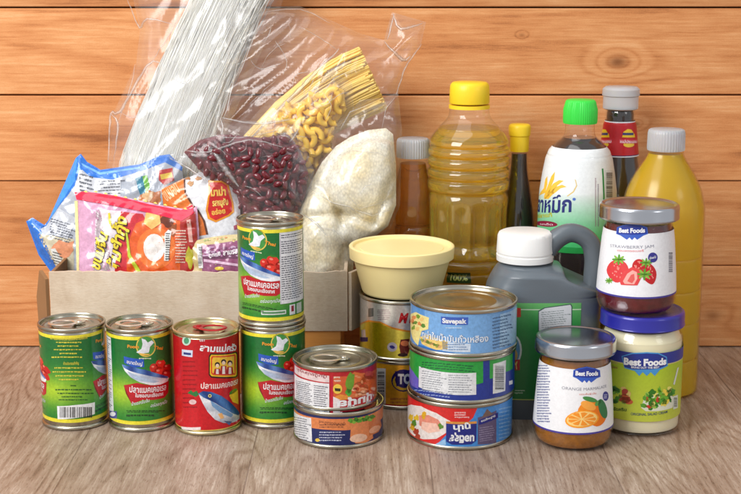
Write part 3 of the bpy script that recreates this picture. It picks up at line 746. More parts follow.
# stack of three tuna tins
def art_t3(A, v0, v1):
    A.full(v0, v1, (120, 172, 226), 0); A.zoom(400, 280, 5.49)
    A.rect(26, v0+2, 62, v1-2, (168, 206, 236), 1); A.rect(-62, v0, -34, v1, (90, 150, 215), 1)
    A.P([(225, 200), (375, 204), (373, 246), (226, 242)], (60, 96, 186), 3); A.T('Savepak', (233, 234), (366, 238), 26, WH, 5, .04)
    A.lines(250, 258, 350, 268, 1, (200, 225, 245), 3, 3, .5)
    A.T('ทูน่าในน้ำมันถั่วเหลือง', (122, 312), (484, 336), 42, (228, 238, 248), 4, .02); A.T('ทูน่าในน้ำมันถั่วเหลือง', (124, 313), (486, 337), 42, (90, 120, 170), 3, .03)
    A.P([(232, 336), (388, 350), (386, 396), (234, 388)], (206, 222, 240), 3); A.lines(250, 348, 380, 390, 3, (120, 150, 190), 5, 6, .4)
    A.P([(58, 190), (90, 176), (160, 206), (156, 270), (120, 280), (100, 360), (70, 320), (54, 250)], (240, 226, 150), 3)
    for i, (x, y) in enumerate(((80, 205), (100, 200), (120, 215), (84, 235), (108, 240), (76, 262), (96, 268), (128, 250), (70, 225))):
        A.E(x, y, 13, 9, ((226, 140, 80), (120, 160, 60), (240, 200, 120), (90, 140, 60))[i % 4], 4, rot=i, wob=.25, seed=i)
    A.P([(110, 312), (150, 300), (262, 336), (262, 380), (200, 384), (120, 350)], (238, 206, 120), 3)
    for i in range(8): A.E(125+i*13, 330+i*5, 12, 8, ((150, 160, 70), (216, 170, 110), (100, 130, 50))[i % 3], 4, wob=.3, seed=i)
    A.P([(90, 350), (130, 362), (300, 400), (300, 406), (180, 400), (90, 372)], (40, 110, 190), 2)
    A.lines(506, 205, 610, 385, 10, (80, 112, 150), 3, 7, .4, skew=-24)
def art_t2(A, v0, v1):
    A.full(v0, v1, (34, 58, 148), 0); A.zoom(400, 360, 5.2)
    A.P([(30, -60), (30, 30), (60, 75), (130, 110), (240, 145), (330, 142), (432, 118), (432, -30), (330, -20), (240, -15), (130, -25)], (40, 158, 66), 1)
    A.P([(466, -60), (466, 98), (530, 82), (585, 52), (585, -70)], (52, 164, 72), 1)
    A.P([(520, 70), (590, 40), (590, 160), (520, 170), (466, 190), (466, 120)], (32, 52, 150), 2)
    A.P([(40, 20), (70, 60), (96, 96), (96, 150), (60, 130), (40, 90)], (110, 100, 200), 2)
    A.P([(100, 32), (240, 64), (396, 66), (396, 180), (240, 178), (98, 140)], (226, 230, 234), 3)
    A.lines(112, 52, 236, 160, 9, (140, 146, 156), 4, 5, .35, skew=18); A.lines(250, 74, 384, 172, 8, (140, 146, 156), 4, 8, .35, skew=4)
    A.lines(110, 6, 400, 46, 3, (24, 96, 60), 3, 9, .35, skew=24); A.lines(70, 150, 300, 200, 3, (150, 170, 220), 3, 19, .3, skew=26)
    A.P([(484, 20), (550, 0), (546, 160), (482, 176)], (228, 232, 232), 3); A.barcode(488, 22, 545, 160, 5, 4, vertical=True); A.P([(566, 110), (584, 104), (584, 124), (566, 130)], WH, 3)
def art_t1(A, v0, v1):
    A.full(v0, v1, (66, 142, 216), 0); A.zoom(400, 360, 5.2)
    A.P([(20, 130), (60, 180), (150, 215), (240, 228), (410, 232), (380, 300), (330, 345), (250, 380), (160, 472), (60, 430), (20, 360)], (216, 42, 40), 1)
    A.P([(20, 240), (60, 232), (110, 240), (190, 276), (262, 318), (238, 380), (190, 410), (120, 412), (70, 392), (20, 340)], (232, 224, 220), 2)
    A.P([(100, 288), (150, 286), (200, 310), (226, 350), (190, 366), (140, 360), (102, 340)], (226, 142, 120), 3); A.P([(116, 320), (190, 330), (210, 370), (150, 380), (110, 356)], (240, 196, 178), 4)
    for i, (x, y) in enumerate(((60, 300), (74, 330), (66, 350), (84, 370), (88, 300), (212, 346), (124, 286), (92, 400))):
        A.E(x, y, 13, 16, ((230, 190, 50), (90, 140, 50), (220, 170, 40), (170, 60, 40))[i % 4], 5, wob=.3, seed=i)
    A.lines(282, 268, 356, 304, 3, (244, 190, 190), 3, 5, .55)
    A.P([(240, 330), (240, 318), (398, 318), (398, 330)], (222, 150, 70), 4)
    A.P([(240, 330), (398, 330), (396, 420), (372, 438), (270, 440), (240, 424)], (34, 44, 130), 3)
    A.T('ทูน่า', (366, 334), (276, 340), 34, WH, 5, .04); A.T('นอติลุส', (386, 392), (256, 390), 38, WH, 5, .05)
    A.P([(404, 300), (500, 262), (500, 430), (404, 440)], (96, 84, 120), 2); A.P([(410, 312), (508, 272), (508, 300), (410, 338)], (30, 38, 130), 4); A.T('ซีเล็คสูตร', (494, 284), (420, 316), 12, WH, 5, .02)
    A.lines(410, 350, 496, 430, 7, (150, 140, 170), 4, 6, .4, skew=-14)
    A.P([(424, 300), (452, 254), (482, 282)], (120, 96, 90), 3)
    A.lines(512, 250, 580, 420, 9, (140, 190, 235), 3, 4, .3, skew=-16); A.P([(180, 440), (236, 410), (240, 440), (200, 452)], (150, 196, 236), 3)
xt = xat(462.0, .995, .05); 
for i, (a, l) in enumerate(((art_t1, 'red and blue tuna can with upside-down writing at the bottom of the stack of three'), (art_t2, 'green and navy tuna can in the middle of the stack of three'), (art_t3, 'light blue tuna can with its bare metal lid on top of the stack of three'))):
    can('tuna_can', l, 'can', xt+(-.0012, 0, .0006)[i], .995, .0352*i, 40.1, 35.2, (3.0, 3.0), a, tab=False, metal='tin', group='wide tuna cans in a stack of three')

# condensed milk style tins under the tub
def art_M(A, v0, v1):
    A.full(v0, v1, (204, 190, 96), 0); A.zoom(355, 300, 4.296)
    A.full(v0+21, v1, (196, 192, 188), 1)
    A.P([(10, 110), (60, 92), (110, 98), (160, 122), (240, 140), (300, 140), (300, 240), (10, 240)], lambda u, v: mixc((150, 130, 10), (236, 224, 90), .5+.5*sin(u*.16+2)), 2)
    A.P([(10, 104), (60, 86), (110, 92), (160, 116), (240, 132), (300, 132), (300, 140), (240, 140), (160, 124), (110, 99), (60, 93), (10, 112)], (226, 150, 50), 3)
    A.P([(28, 130), (44, 126), (50, 180), (30, 176)], (226, 222, 226), 3); A.P([(22, 158), (56, 160), (56, 178), (24, 180)], (42, 44, 116), 4)
    A.E(160, 202, 21, 20, (216, 214, 230), 3); A.E(160, 202, 12, 7, (70, 70, 150), 4, rot=.3)
    A.P([(196, 170), (236, 166), (238, 200), (226, 236), (196, 232), (190, 200)], (110, 40, 30), 3); A.E(214, 186, 18, 12, (226, 130, 80), 4); A.E(205, 236, 22, 8, (50, 30, 30), 4)
    A.T('M', (186, 96), (228, 98), 42, (196, 30, 40), 4, .05, .25)
    A.T('ilk', (232, 96), (262, 98), 42, (196, 30, 40), 4, .05, .25)
    A.lines(96, 40, 158, 88, 6, (150, 120, 130), 3, 6, .4); A.P([(58, 36), (80, 34), (80, 70), (58, 74)], (110, 112, 110), 3)
def art_TO(A, v0, v1):
    A.full(v0, v1, (238, 172, 40), 0); A.zoom(355, 300, 4.296)
    A.P([(90, 292), (132, 294), (132, 452), (90, 450)], (232, 232, 236), 2); A.barcode(94, 300, 130, 448, 4, 7, vertical=True, col=(60, 60, 80))
    A.E(208, 346, 52, 48, (46, 34, 100), 2); A.E(206, 352, 44, 36, (238, 190, 60), 3); A.E(212, 344, 40, 34, (46, 34, 100), 4); A.P([(172, 306), (260, 296), (262, 366), (178, 370)], (46, 34, 110), 5)
    A.T('TOP', (184, 358), (262, 356), 42, WH, 7, .05)
    A.lines(150, 418, 240, 448, 2, (190, 120, 60), 3, 9, .5); A.rect(-60, v0, 60, v0+1.2, (200, 40, 40), 2)
xm = xat(401.5, 1.08, .05)
can('milk_tin', 'yellow tin with a navy oval logo standing under the gold and silver tin', 'can', xm+.0006, 1.080, 0, 33.2, 40, (3, 3), art_TO, tab=False, mat='goldprint')
can('milk_tin', 'gold and silver tin with a red letter M under the yellow tub', 'can', xm, 1.080, .040, 34.4, 49, (3, 3), art_M, tab=False, mat='goldprint')
T = thing('margarine_tub', 'pale yellow round plastic tub with lid on top of the gold tin', 'tub', (xm-.0002, 1.080, .0891))
MB().lathe([(0, .030), (.0005, .0308), (.002, .0318), (.028, .0388), (.030, .0396), (.0315, .0396), (.0315, .037), (.002, .029)], 96, cap1=True).build('tub_body', M['cream_plastic'], T)
MB().lathe([(.0285, .0405), (.0285, .0416), (.0362, .0421), (.0376, .0420), (.0382, .0412), (.0382, .0396), (.0376, .0389), (.0360, .0386), (.0357, .038), (.0357, .0335), (.0362, .0330), (.0362, .001)], 96, cap0=True).build('tub_lid', M['cream_plastic'], T)

# ------------------------------------------------------------------ jars
def capknurl(n, amp): return lambda a, z: amp*cos(n*a)
def jar(name, label, cat, x, y, z, prof, cont, contmat, lidprof, lidmat, artprof, art, lidname='screw_lid', knurl=None, off=.25, group=None):
    T = thing(name, label, cat, (x, y, z), 0, group)
    m = lambda p: [(a/1000, b/1000) for a, b in p]
    MB().lathe(m(smoothprof(prof, 4)), 96, cap1=False).build('glass_jar', M['glass'], T, angle=60)
    MB().lathe(m(smoothprof(cont, 4)), 96, cap1=True).build('jar_contents', contmat, T, angle=60)
    MB().lathe(m(lidprof), 120, rf=knurl, cap0=True).build(lidname, lidmat, T, angle=45)
    A = CylArt((x, y, z), artprof, off); art(A); A.mb.build('paper_label', M['paper'], T)
    return T
jp = [(0, 21), (.6, 25), (3, 27.8), (9, 29.4), (17, 29.4), (42, 27.6), (57, 26.4), (64, 25.3), (67, 24.6), (72, 24.4)]
jart = [(14.5, 29.5), (28, 28.75), (42, 27.65), (54, 26.7), (62.5, 25.6)]
jl = [(69.6, 28.4), (69.8, 29.4), (70.8, 29.8), (71.6, 29.5), (78.4, 29.5), (79.8, 29.1), (80.6, 28.2), (80.7, 27.2), (80.0, 26.2), (79.7, 25.4), (79.9, 24.6), (80.0, 24), (80.0, .02)]
jc = [(1.2, 19), (2, 25), (5, 27.4), (10, 28.4), (16, 28.4), (42, 26.6), (57, 25.4), (63, 24.4), (67, 23.6)]
def bflogo(A, x0, y0, x1, y1, sub=None):
    w, h = x1-x0, y1-y0; q = lambda a, b: (x0+w*a, y0+h*b)
    A.P([q(.02, .22), q(.2, .1), q(.5, 0), q(.8, .1), q(.98, .22), q(1, .62), q(.86, .72), q(.66, .98), q(.58, .84), q(.5, 1), q(.42, .84), q(.34, .98), q(.14, .72), q(0, .62)], (50, 90, 190), 2)
    A.P([q(.05, .27), q(.22, .16), q(.5, .07), q(.78, .16), q(.95, .27), q(.96, .6), q(.5, .68), q(.04, .6)], (30, 52, 150), 3)
    A.T('Best Foods', q(.09, .52), q(.91, .52), h*.27, WH, 5, .045)
def art_orange(A):
    A.full(14.5, 62.5, (240, 241, 244), 0, 1); A.full(14.5, 15.8, (70, 60, 150), 1)
    A.zoom(525, 325, 3.8)
    bflogo(A, 182, 158, 286, 220)
    A.T('ORANGE MARMALADE', (140, 243), (308, 236), 11, (150, 152, 164), 4, .0); A.T('แยมส้มผิวส้ม', (206, 266), (270, 262), 8, (226, 150, 140), 4, .01)
    A.E(252, 332, 52, 44, (244, 142, 30), 2, wob=.03); A.E(272, 346, 36, 38, (236, 120, 16), 3, wob=.04); A.E(240, 306, 30, 16, (250, 170, 70), 4, rot=.4)
    A.E(216, 358, 64, 33, (250, 160, 40), 4, rot=-.12); A.E(216, 357, 58, 28, (252, 214, 130), 5, rot=-.12)
    for i in range(9):
        a = 2*pi*i/9; A.P([(216+6*cos(a), 357+3*sin(a)), (216+50*cos(a+.27), 357+24*sin(a+.27)), (216+54*cos(a), 357+26*sin(a)), (216+50*cos(a-.27), 357+24*sin(a-.27))], (246, 150, 44), 6)
    A.E(246, 282, 28, 9, (70, 140, 70), 6, rot=.25); A.E(294, 318, 15, 38, (50, 120, 70), 6, rot=-.25); A.E(276, 296, 14, 8, (90, 160, 80), 6, rot=-.8)
    A.E(305, 270, 11, 18, (52, 56, 140), 4); A.lines(298, 262, 312, 280, 3, (200, 205, 235), 5, 3)
    A.lines(46, 150, 100, 372, 22, (120, 126, 165), 3, 8, .45)
def art_straw(A):
    A.full(14.5, 62.5, (240, 241, 245), 0, 1); A.full(14.5, 15.8, (70, 60, 150), 1)
    A.zoom(590, 190, 3.8); bflogo(A, 100, 128, 220, 190)
    A.T('STRAWBERRY JAM', (78, 216), (242, 218), 11, (140, 142, 158), 4, .0); A.T('แยมสตรอเบอรี่', (104, 232), (204, 234), 9, (226, 120, 120), 4, .01)
    def berry(x, y, w, h, rot, k, c=(214, 40, 48)):
        pts = []
        for i in range(22):
            a = 2*pi*i/22; rx = w*(1-.32*max(0, sin(a))**1.5); dx, dy = rx*cos(a), h*sin(a); pts.append((x+dx*cos(rot)-dy*sin(rot), y+dx*sin(rot)+dy*cos(rot)))
        A.P(pts, c, k)
        rnd = random.Random(int(x))
        for i in range(16):
            a = rnd.random()*6.28; q = sqrt(rnd.random())*.8; A.E(x+w*.8*q*cos(a), y+h*.85*q*sin(a), 2.4, 3, (245, 150, 140), k+1, n=8)
    berry(106, 308, 42, 44, .1, 3, (222, 62, 66)); berry(186, 292, 26, 30, 0, 2, (200, 30, 36)); berry(224, 318, 28, 42, -.3, 3, (196, 28, 34))
    A.P([(112, 340), (130, 308), (160, 292), (188, 300), (196, 330), (180, 362), (118, 360)], (226, 70, 72), 5); A.P([(126, 346), (142, 318), (162, 304), (178, 312), (180, 336), (168, 358), (132, 356)], (248, 176, 166), 6); A.P([(142, 346), (156, 322), (168, 318), (170, 340), (160, 354)], (226, 96, 90), 7)
    for (x, y, s_) in ((110, 264, 1), (206, 320, 1.1), (212, 276, .9), (74, 344, .6)):
        for i in range(8):
            a = i*.8; A.E(x+13*s_*cos(a), y+11*s_*sin(a)*.8, 12*s_, 4*s_, ((90, 160, 50), (140, 190, 70))[i % 2], 8, rot=a)
    A.E(238, 256, 18, 19, (52, 50, 140), 4); A.T('เนื้อผลไม้', (226, 262), (250, 258), 9, WH, 5, .02)
    A.T('1234', (300, 315), (302, 232), 14, (60, 62, 80), 4, .03) if False else A.barcode(296, 232, 314, 316, 4, 6, vertical=True, col=(90, 92, 110))
jam_o = pmat('orange_marmalade', (150, 92, 12), .2, coat=.8, var=(240, .45), sss=.3, bump=(260, .4, .001))
jam_s = pmat('strawberry_jam', (92, 14, 22), .25, coat=.6, var=(160, .8), bump=(200, .5, .001))
yj = .979; xj = xat(574.0, yj, .04)
jar('jam_jar', 'jar of orange marmalade with silver lid standing on the table', 'jar', xj, yj, 0, jp, jc, jam_o, [(a/1000, b/1000) for a, b in jl] and jl, M['steel_lid'], jart, art_orange, group='jam jars with silver lids')
ym = 1.013; xmj = xat(640.5, ym, .05)
HM = 92.5
mp = [(0, 22), (.6, 27), (3, 30), (8, 31), (66, 31), (72, 30.6), (76, 29), (79, 27.6), (86, 27.4)]
mc = [(1.5, 22), (2.5, 27), (5, 29.2), (9, 30), (66, 30), (71, 29.5), (75, 28), (79, 26.5)]
ml = [(81.0, 30), (81.3, 31.4), (82, 31.8), (82.8, 31.4), (90.0, 31.4), (91.5, 31.0), (92.4, 30.0), (92.5, 29), (91.8, 28), (91.6, 27), (91.6, .02)]
def art_mayo(A):
    A.full(13, 66, lambda u, v: mixc((196, 206, 70), (168, 196, 40), (v-13)/50), 0, 10)
    A.full(57, 66, (46, 56, 148), 1); A.full(56.4, 57.2, (210, 200, 120), 2)
    A.zoom(590, 300, 3.53)
    A.P([(112, 198), (150, 186), (200, 184), (240, 186), (270, 200), (274, 232), (246, 246), (228, 268), (214, 254), (200, 268), (186, 254), (174, 268), (158, 250), (122, 240)], (70, 150, 215), 3)
    A.P([(116, 200), (150, 190), (200, 188), (240, 190), (267, 203), (270, 230), (240, 242), (150, 244), (122, 236)], (34, 50, 140), 4)
    A.T('Best Foods', (120, 226), (268, 226), 24, WH, 6, .05); A.T('BRING OUT THE BEST', (146, 240), (244, 240), 7, WH, 6, .02)
    rnd = random.Random(4)
    A.P([(180, 380), (190, 350), (230, 330), (280, 322), (296, 350), (290, 380), (240, 392), (196, 392)], (226, 228, 206), 3)
    A.P([(292, 296), (306, 240), (312, 236), (306, 262), (297, 300)], (222, 226, 215), 6)
    for i in range(54):
        a = rnd.random()*6.28; q = sqrt(rnd.random()); x = 240+52*q*cos(a); y = 346+38*q*sin(a)-(x-240)*.35
        A.E(x, y, 6+rnd.random()*9, 4+rnd.random()*6, rnd.choice([(70, 150, 40), (110, 180, 50), (50, 120, 30), (236, 226, 120), (160, 200, 80), (240, 214, 80), (200, 60, 40)] if i > 8 else [(70, 150, 40), (90, 160, 50)]), 4+(i % 3), rot=rnd.random()*3, wob=.35, seed=i, n=12)
    for i in range(26):
        x = 78+rnd.random()*66; y = 310+rnd.random()*54
        A.E(x, y, 6+rnd.random()*7, 5+rnd.random()*5, rnd.choice([(70, 130, 40), (120, 170, 60), (50, 100, 40), (90, 150, 60)] if x < 108 else [(196, 90, 50), (170, 70, 50), (220, 190, 110), (120, 160, 60)]), 4+(i % 3), wob=.35, seed=i, n=12)
    A.E(126, 352, 22, 11, (160, 60, 40), 6, wob=.15); A.E(124, 322, 11, 9, (170, 56, 44), 6)
    A.T('สลัดครีม', (76, 388), (130, 392), 12, (60, 90, 30), 6, .03); A.T('ORIGINAL SALAD CREAM', (144, 406), (272, 398), 9, (60, 80, 110), 6, .01)
    A.T('สูตรเดิม', (64, 222), (98, 226), 10, (200, 180, 110), 5, .02); A.T('พรีเมี่ยม', (64, 238), (98, 242), 10, (150, 100, 60), 5, .02)
    A.P([(292, 340), (308, 334), (308, 380), (292, 386)], (220, 226, 210), 6); A.barcode(293, 342, 307, 380, 7, 5, vertical=True)
mayo = pmat('salad_cream', (240, 232, 196), .4, coat=.4, sss=.3)
jar('salad_cream_jar', 'jar of pale salad cream with blue lid and lime green label', 'jar', xmj, ym, 0, mp, mc, mayo, ml, M['blue_lid'], [(13, 31.05), (66, 31.05)], art_mayo, group=None)
MS = lambda s, p: [(a*s, b*s) for a, b in p]
jar('jam_jar', 'jar of strawberry jam with silver lid standing on the blue lid', 'jar', xat(637.2, ym, .13), ym, (HM+.1)/1000, jp, jc, jam_s, jl, M['steel_lid'], jart, art_straw, group='jam jars with silver lids')
# ------------------------------------------------------------------ bottles
def bottle(name, label, cat, px, Y, prof, shell, fill=None, fillmat=None, cap=None, capmat=None, capknurl_=None, rf=None, group=None, ztop=None, shellname='clear_bottle', gap=.0009, capname='screw_cap', ring=None):
    """prof/cap given as (photo row, half width px) top to bottom; the last row is the table"""
    z_ = .12; x = xat(px, Y, z_); T = thing(name, label, cat, (x, Y, 0), 0, group)
    P_ = sorted(profpx(Y, prof)); foot = P_[0][1]
    P_ = [(0, foot*.82), (.0012, foot*.95), (.004, foot)]+[p for p in P_ if p[0] > .008]
    S = smoothprof(P_, 5)
    MB().lathe(S, 96, rf=rf, cap1=False).build(shellname, shell, T, angle=70)
    if fill is not None:
        zf = W(370.5, fill, Y).z
        I = [(max(z, .0015), r-gap) for z, r in S if z < zf]; I.append((zf, [r for z, r in S if z <= zf][-1]-gap))
        I = [I[0]]+[I[i] for i in range(1, len(I)) if I[i][0] > I[i-1][0]+1e-5]
        MB().lathe(I, 96, rf=rf).build('liquid', fillmat, T, angle=70)
    C_ = sorted(profpx(Y, cap)); 
    C_ = [(C_[0][0], C_[0][1]-.0012)]+C_+[(C_[-1][0]+.0009, C_[-1][1]-.0012), (C_[-1][0]+.0011, .0002)]
    MB().lathe(C_, 144, rf=capknurl_, cap0=True, cap1=True).build(capname, capmat, T, angle=40)
    if ring:
        R_ = sorted(profpx(Y, ring)); MB().lathe(R_, 96, cap0=True, cap1=True).build('tamper_ring', capmat, T, angle=40)
    return T, x, P_
# big clear bottle of cooking oil
YO = 1.163
oil = liquid('golden_cooking_oil', (252, 230, 58), .0, .85, 1.42, .26)
def oilrf(a, z):
    r = 0
    zt = W(370.5, 193, YO).z; zb = W(370.5, 240, YO).z
    if zb-.012 < z < zt:   # pointed flutes
        q = (z-zb+.012)/(zt-zb+.012); r -= .0030*(abs(sin(a*7)))**.6*min(1, 4*(1-q))*min(1, q*6)
    return r
op = [(106, 20), (112, 20), (117, 21.5), (122, 25.5), (129, 32), (136, 37.5), (142, 40), (145, 38.4), (148, 41), (152, 41.6), (155, 39), (158, 41.3), (163, 41.7), (166, 39), (169, 41.3), (174, 41.6), (177, 39), (180, 41.4), (187, 41), (191, 38.5), (196, 40.5), (204, 41), (230, 40.5), (240, 39.5), (244, 41), (252, 41.4), (255, 38.6), (258, 41.4), (264, 41.4), (267, 38.6), (270, 41.4), (300, 41), (303, 39.5), (306, 41), (330, 41), (378, 41)]
T, xo, P_ = bottle('oil_bottle', 'large clear bottle of golden cooking oil with yellow cap behind the tub', 'bottle', 467.5, YO, op, M['clear'], 127, oil,
       [(103, 19.5), (102, 20), (90, 19.8), (85, 19.3), (83, 18)], M['yellow_plastic'], lambda a, z: .00012*cos(60*a), rf=oilrf, ring=[(108, 20.5), (104.5, 20.5)])
A = CylArt((xo, YO, 0), [(z*1000, r*1000) for z, r in P_ if z > .02 and z < .13], .3, 2.0); A.zoom(385, 75, 2.296)
A.P([(142, 452), (196, 454), (198, 478), (142, 476)], (50, 80, 30), 1); A.T('100%', (150, 471), (190, 472), 14, (210, 220, 120), 3, .03)
A.mb.build('printed_label', M['paper'], T)
# honey coloured bottle, silver cap
YH = 1.172
brown = liquid('amber_fish_sauce', (238, 190, 70), .0, .9, 1.42, .2)
bottle('fish_sauce_bottle', 'small clear bottle of amber sauce with a ribbed silver cap beside the rice bag', 'bottle', 412.5, YH,
       [(159, 14), (163, 14), (170, 15), (180, 17.2), (192, 18.3), (215, 18.6), (225, 17.5), (230, 18.6), (262, 18.6), (350, 18.6)], M['clear'], 163, brown,
       [(157, 16), (155, 16.4), (141, 16.2), (139, 15.4)], M['frost'], lambda a, z: .0003*cos(40*a))
# black bottle with yellow cap
black = pmat('dark_soy_sauce', (26, 10, 8), .12, coat=.5)
bottle('soy_bottle', 'slim dark bottle with yellow cap between the oil and the green-capped bottle', 'bottle', 517.5, 1.188,
       [(149, 8.6), (156, 8.8), (170, 9.6), (185, 12), (200, 14.5), (215, 16.6), (232, 18.2), (250, 19), (360, 19)], M['clear'], 153, black,
       [(151, 9.2), (148, 9.6), (136, 9.8), (135, 10.8), (127, 11.2), (125, 10.6)], M['yellow_plastic'], None)
# green capped bottle, white label
YG_ = 1.15
T, xg, P_ = bottle('sauce_bottle', 'dark fish sauce bottle with bright green cap and white label', 'bottle', 576.5, YG_,
       [(122, 14.5), (133, 15), (138, 18), (143, 24), (150, 30), (158, 33), (172, 35.5), (190, 38), (215, 39), (235, 39), (365, 39)], M['clear'], 137, black,
       [(123, 16.5), (121, 17), (109, 17), (104, 15.6), (101.5, 15), (100.5, 14.4)], M['green_plastic'], lambda a, z: .0002*cos(50*a))
P2 = [(z*1000, r*1000) for z, r in P_]
vt = W(370.5, 151, YG_-.03).z*1000
A = CylArt((xg, YG_, 0), [p for p in P2 if p[0] > .1], .3)
GW = (236, 240, 242)
A.full(112, vt, lambda u, v: mixc((70, 190, 110), GW, (v-120)/42), 0, 24)
A.full(112, 117, (34, 150, 70), 1)
A.zoom(535, 170, 6.587)
ua, ub = A.m(14, 276), A.m(240, 272); us = (ub[0]-ua[0])/6.3
A.TU('ปลาหมึก', ub[0]-54, ua[1], ub[0], ub[1], 14.5, (34, 44, 120), 4, .03)
for pts in ([(60, 180), (84, 110), (110, 40), (134, 10), (128, 60), (104, 120), (96, 170), (70, 190)], [(80, 160), (120, 90), (160, 66), (190, 70), (150, 100), (120, 140)], [(96, 150), (140, 110), (180, 96), (210, 110), (170, 120), (126, 156)], [(30, 170), (60, 120), (70, 60), (84, 40), (84, 90), (70, 150)], [(60, 190), (120, 130), (130, 150), (90, 190)]):
    A.P(pts, lambda u, v: mixc((240, 120, 20), (250, 200, 70), (v-118)/14), 2)
A.P([(210, 170), (250, 140), (272, 100), (262, 60), (270, 66), (278, 104), (256, 146), (216, 174)], (226, 196, 120), 2)
A.E(258, 192, 11, 10, (80, 120, 200), 3); A.T('น้ำปลาแท้', (18, 316), (116, 306), 30, (190, 190, 30), 4, .03)
A.E(78, 354, 72, 19, (140, 24, 60), 3, rot=.08); A.T('รสเด็ด', (36, 360), (120, 364), 14, (236, 200, 210), 5, .02)
A.lines(394, 50, 402, 372, 30, (150, 100, 130), 3, 5, .6); A.lines(410, 90, 420, 372, 26, (130, 110, 140), 3, 6, .6)
A.P([(438, -10), (448, -10), (456, 200), (446, 200)], (30, 140, 70), 3); A.P([(456, 0), (520, 0), (520, 200), (462, 200)], (222, 228, 230), 2); A.barcode(462, 6, 512, 196, 4, 5, vertical=True)
A.mb.build('paper_label', M['paper'], T)
# dark bottle with grey cap, red label
YR = 1.192
T, xr, P_ = bottle('chilli_sauce_bottle', 'tall dark bottle with grey cap and red neck label at the back', 'bottle', 616, YR,
       [(108, 13), (113, 14.5), (121, 14.7), (124, 16), (140, 17.8), (158, 20), (172, 22.5), (190, 25), (215, 27), (340, 27)], M['clear'], 109, black,
       [(109, 16), (108, 17.5), (96, 17.5), (95, 18.6), (89, 18.4), (87.5, 17)], M['frost'], None)
P2 = [(z*1000, r*1000) for z, r in P_ if z > .05]
z0, z1 = W(370.5, 158, YR-.02).z*1000, W(370.5, 123, YR-.02).z*1000
A = CylArt((xr, YR, 0), P2, .3, 1.6); A.full(z0, z1, (190, 22, 34), 0); A.full(z0, z0+.9, (225, 228, 235), 1); A.full(z0+.9, z0+1.6, (40, 30, 90), 1); A.full(z1-.9, z1, (225, 228, 235), 1)
A.zoom(590, 110, 8.236)
for x in (112, 318):
    A.P([(x-54, 224), (x-44, 180), (x-10, 156), (x+20, 160), (x+46, 200), (x+50, 224)], (236, 200, 40), 2); A.P([(x-50, 186), (x+38, 186), (x+38, 206), (x-50, 206)], (60, 60, 110), 3)
    A.E(x, 284, 44, 22, (236, 200, 60), 2); A.P([(x-76, 240), (x+70, 240), (x+70, 272), (x-76, 272)], (210, 70, 90), 3)
    A.T('แม่ประนอม', (x-70, 268), (x+64, 268), 26, (246, 232, 236), 5, .02)
A.mb.build('paper_label', M['paper'], T)
# pale yellow bottle at the right
YY = 1.105
juice = liquid('yellow_oil', (250, 220, 20), .14, .58, 1.3, .1)
yshell = filmmat('misty_clear_bottle', .035, .012, .25, tint=(255, 250, 225))
bottle('yellow_bottle', 'tall misty bottle of yellow liquid with clear cap at the right end', 'bottle', 661.5, YY,
       [(149, 17.5), (153, 17.8), (158, 20), (166, 25), (176, 31), (188, 36.5), (200, 39.5), (212, 41), (250, 41), (253, 40.2), (256, 41), (282, 41), (285, 40.2), (288, 41), (314, 41), (317, 40.2), (320, 41), (350, 41), (353, 40.2), (356, 41), (396, 41)], yshell, 153, juice,
       [(150, 18), (148, 18.6), (133, 18.4), (130, 17.6)], M['frost'], lambda a, z: .0002*cos(40*a), shellname='misty_bottle')
# ------------------------------------------------------------------ jug
YJ = 1.055; xJ = xat(541.5, YJ, .06)
T = thing('sauce_jug', 'blue-grey plastic jug with white cap, side handle and green label', 'jug', (xJ, YJ, 0))
def sup(a, ex, ey, n):
    ca, sa = cos(a), sin(a); r = (abs(ca/ex)**n+abs(sa/ey)**n)**(-1/n); return r*ca, r*sa
zt = lambda py, dy=-.03: W(541, py, YJ+dy).z
HWJ = .0445; DJ = .031
secs = [(0, .94, 3.6, 0), (.003, .985, 3.6, 0), (.008, 1, 3.6, 0), (.095, 1, 3.6, 0), (.0962, .975, 3.6, 0), (.0975, .99, 3.6, 0), (.101, .975, 3.4, 0), (.1065, .90, 3, -.0012), (.1115, .78, 2.7, -.004), (.1155, .64, 2.4, -.008), (.118, .50, 2.1, -.0125), (.1195, .42, 2, -.0140), (.126, .38, 2, -.0145)]
ss = []
b = MB(); n = 96; S = []
for i in range(len(secs)-1):
    for k in range(4):
        t = k/4; S.append(tuple(secs[i][j]*(1-t)+secs[i+1][j]*t for j in range(4)))
S.append(secs[-1])
for (z, s_, e, dx) in S:
    for k in range(n):
        a = 2*pi*k/n; hx = HWJ*s_; hy = min(DJ, DJ*s_*1.35) if s_ > .5 else HWJ*s_
        px_, py_ = sup(a, hx, hy, e)
        # the body is cut away under the handle at upper right
        if z > .0955 and px_+dx > .0: 
            q = min(1, (z-.0955)/.018); lim = .0445-(.031)*q*q*(3-2*q); px_ = min(px_, lim-dx) if px_ > 0 else px_
        b.vert((px_+dx, py_, z))
for i in range(len(S)-1):
    for k in range(n): k2 = (k+1) % n; b.face(i*n+k, i*n+k2, (i+1)*n+k2, (i+1)*n+k)
b.face(*reversed(range(n))); b.face(*[(len(S)-1)*n+k for k in range(n)])
b.build('jug_body', M['grey_plastic'], T, angle=60)
def jp_(x, y): w_ = W(x, y, YJ-.004); return (w_.x-xJ, -.002, w_.z)
hp = [(538, 274), (545, 254), (555, 241), (569, 233.5), (582, 236), (591, 244), (594.5, 258), (594.5, 274), (593.5, 292), (590, 312), (586, 322)]
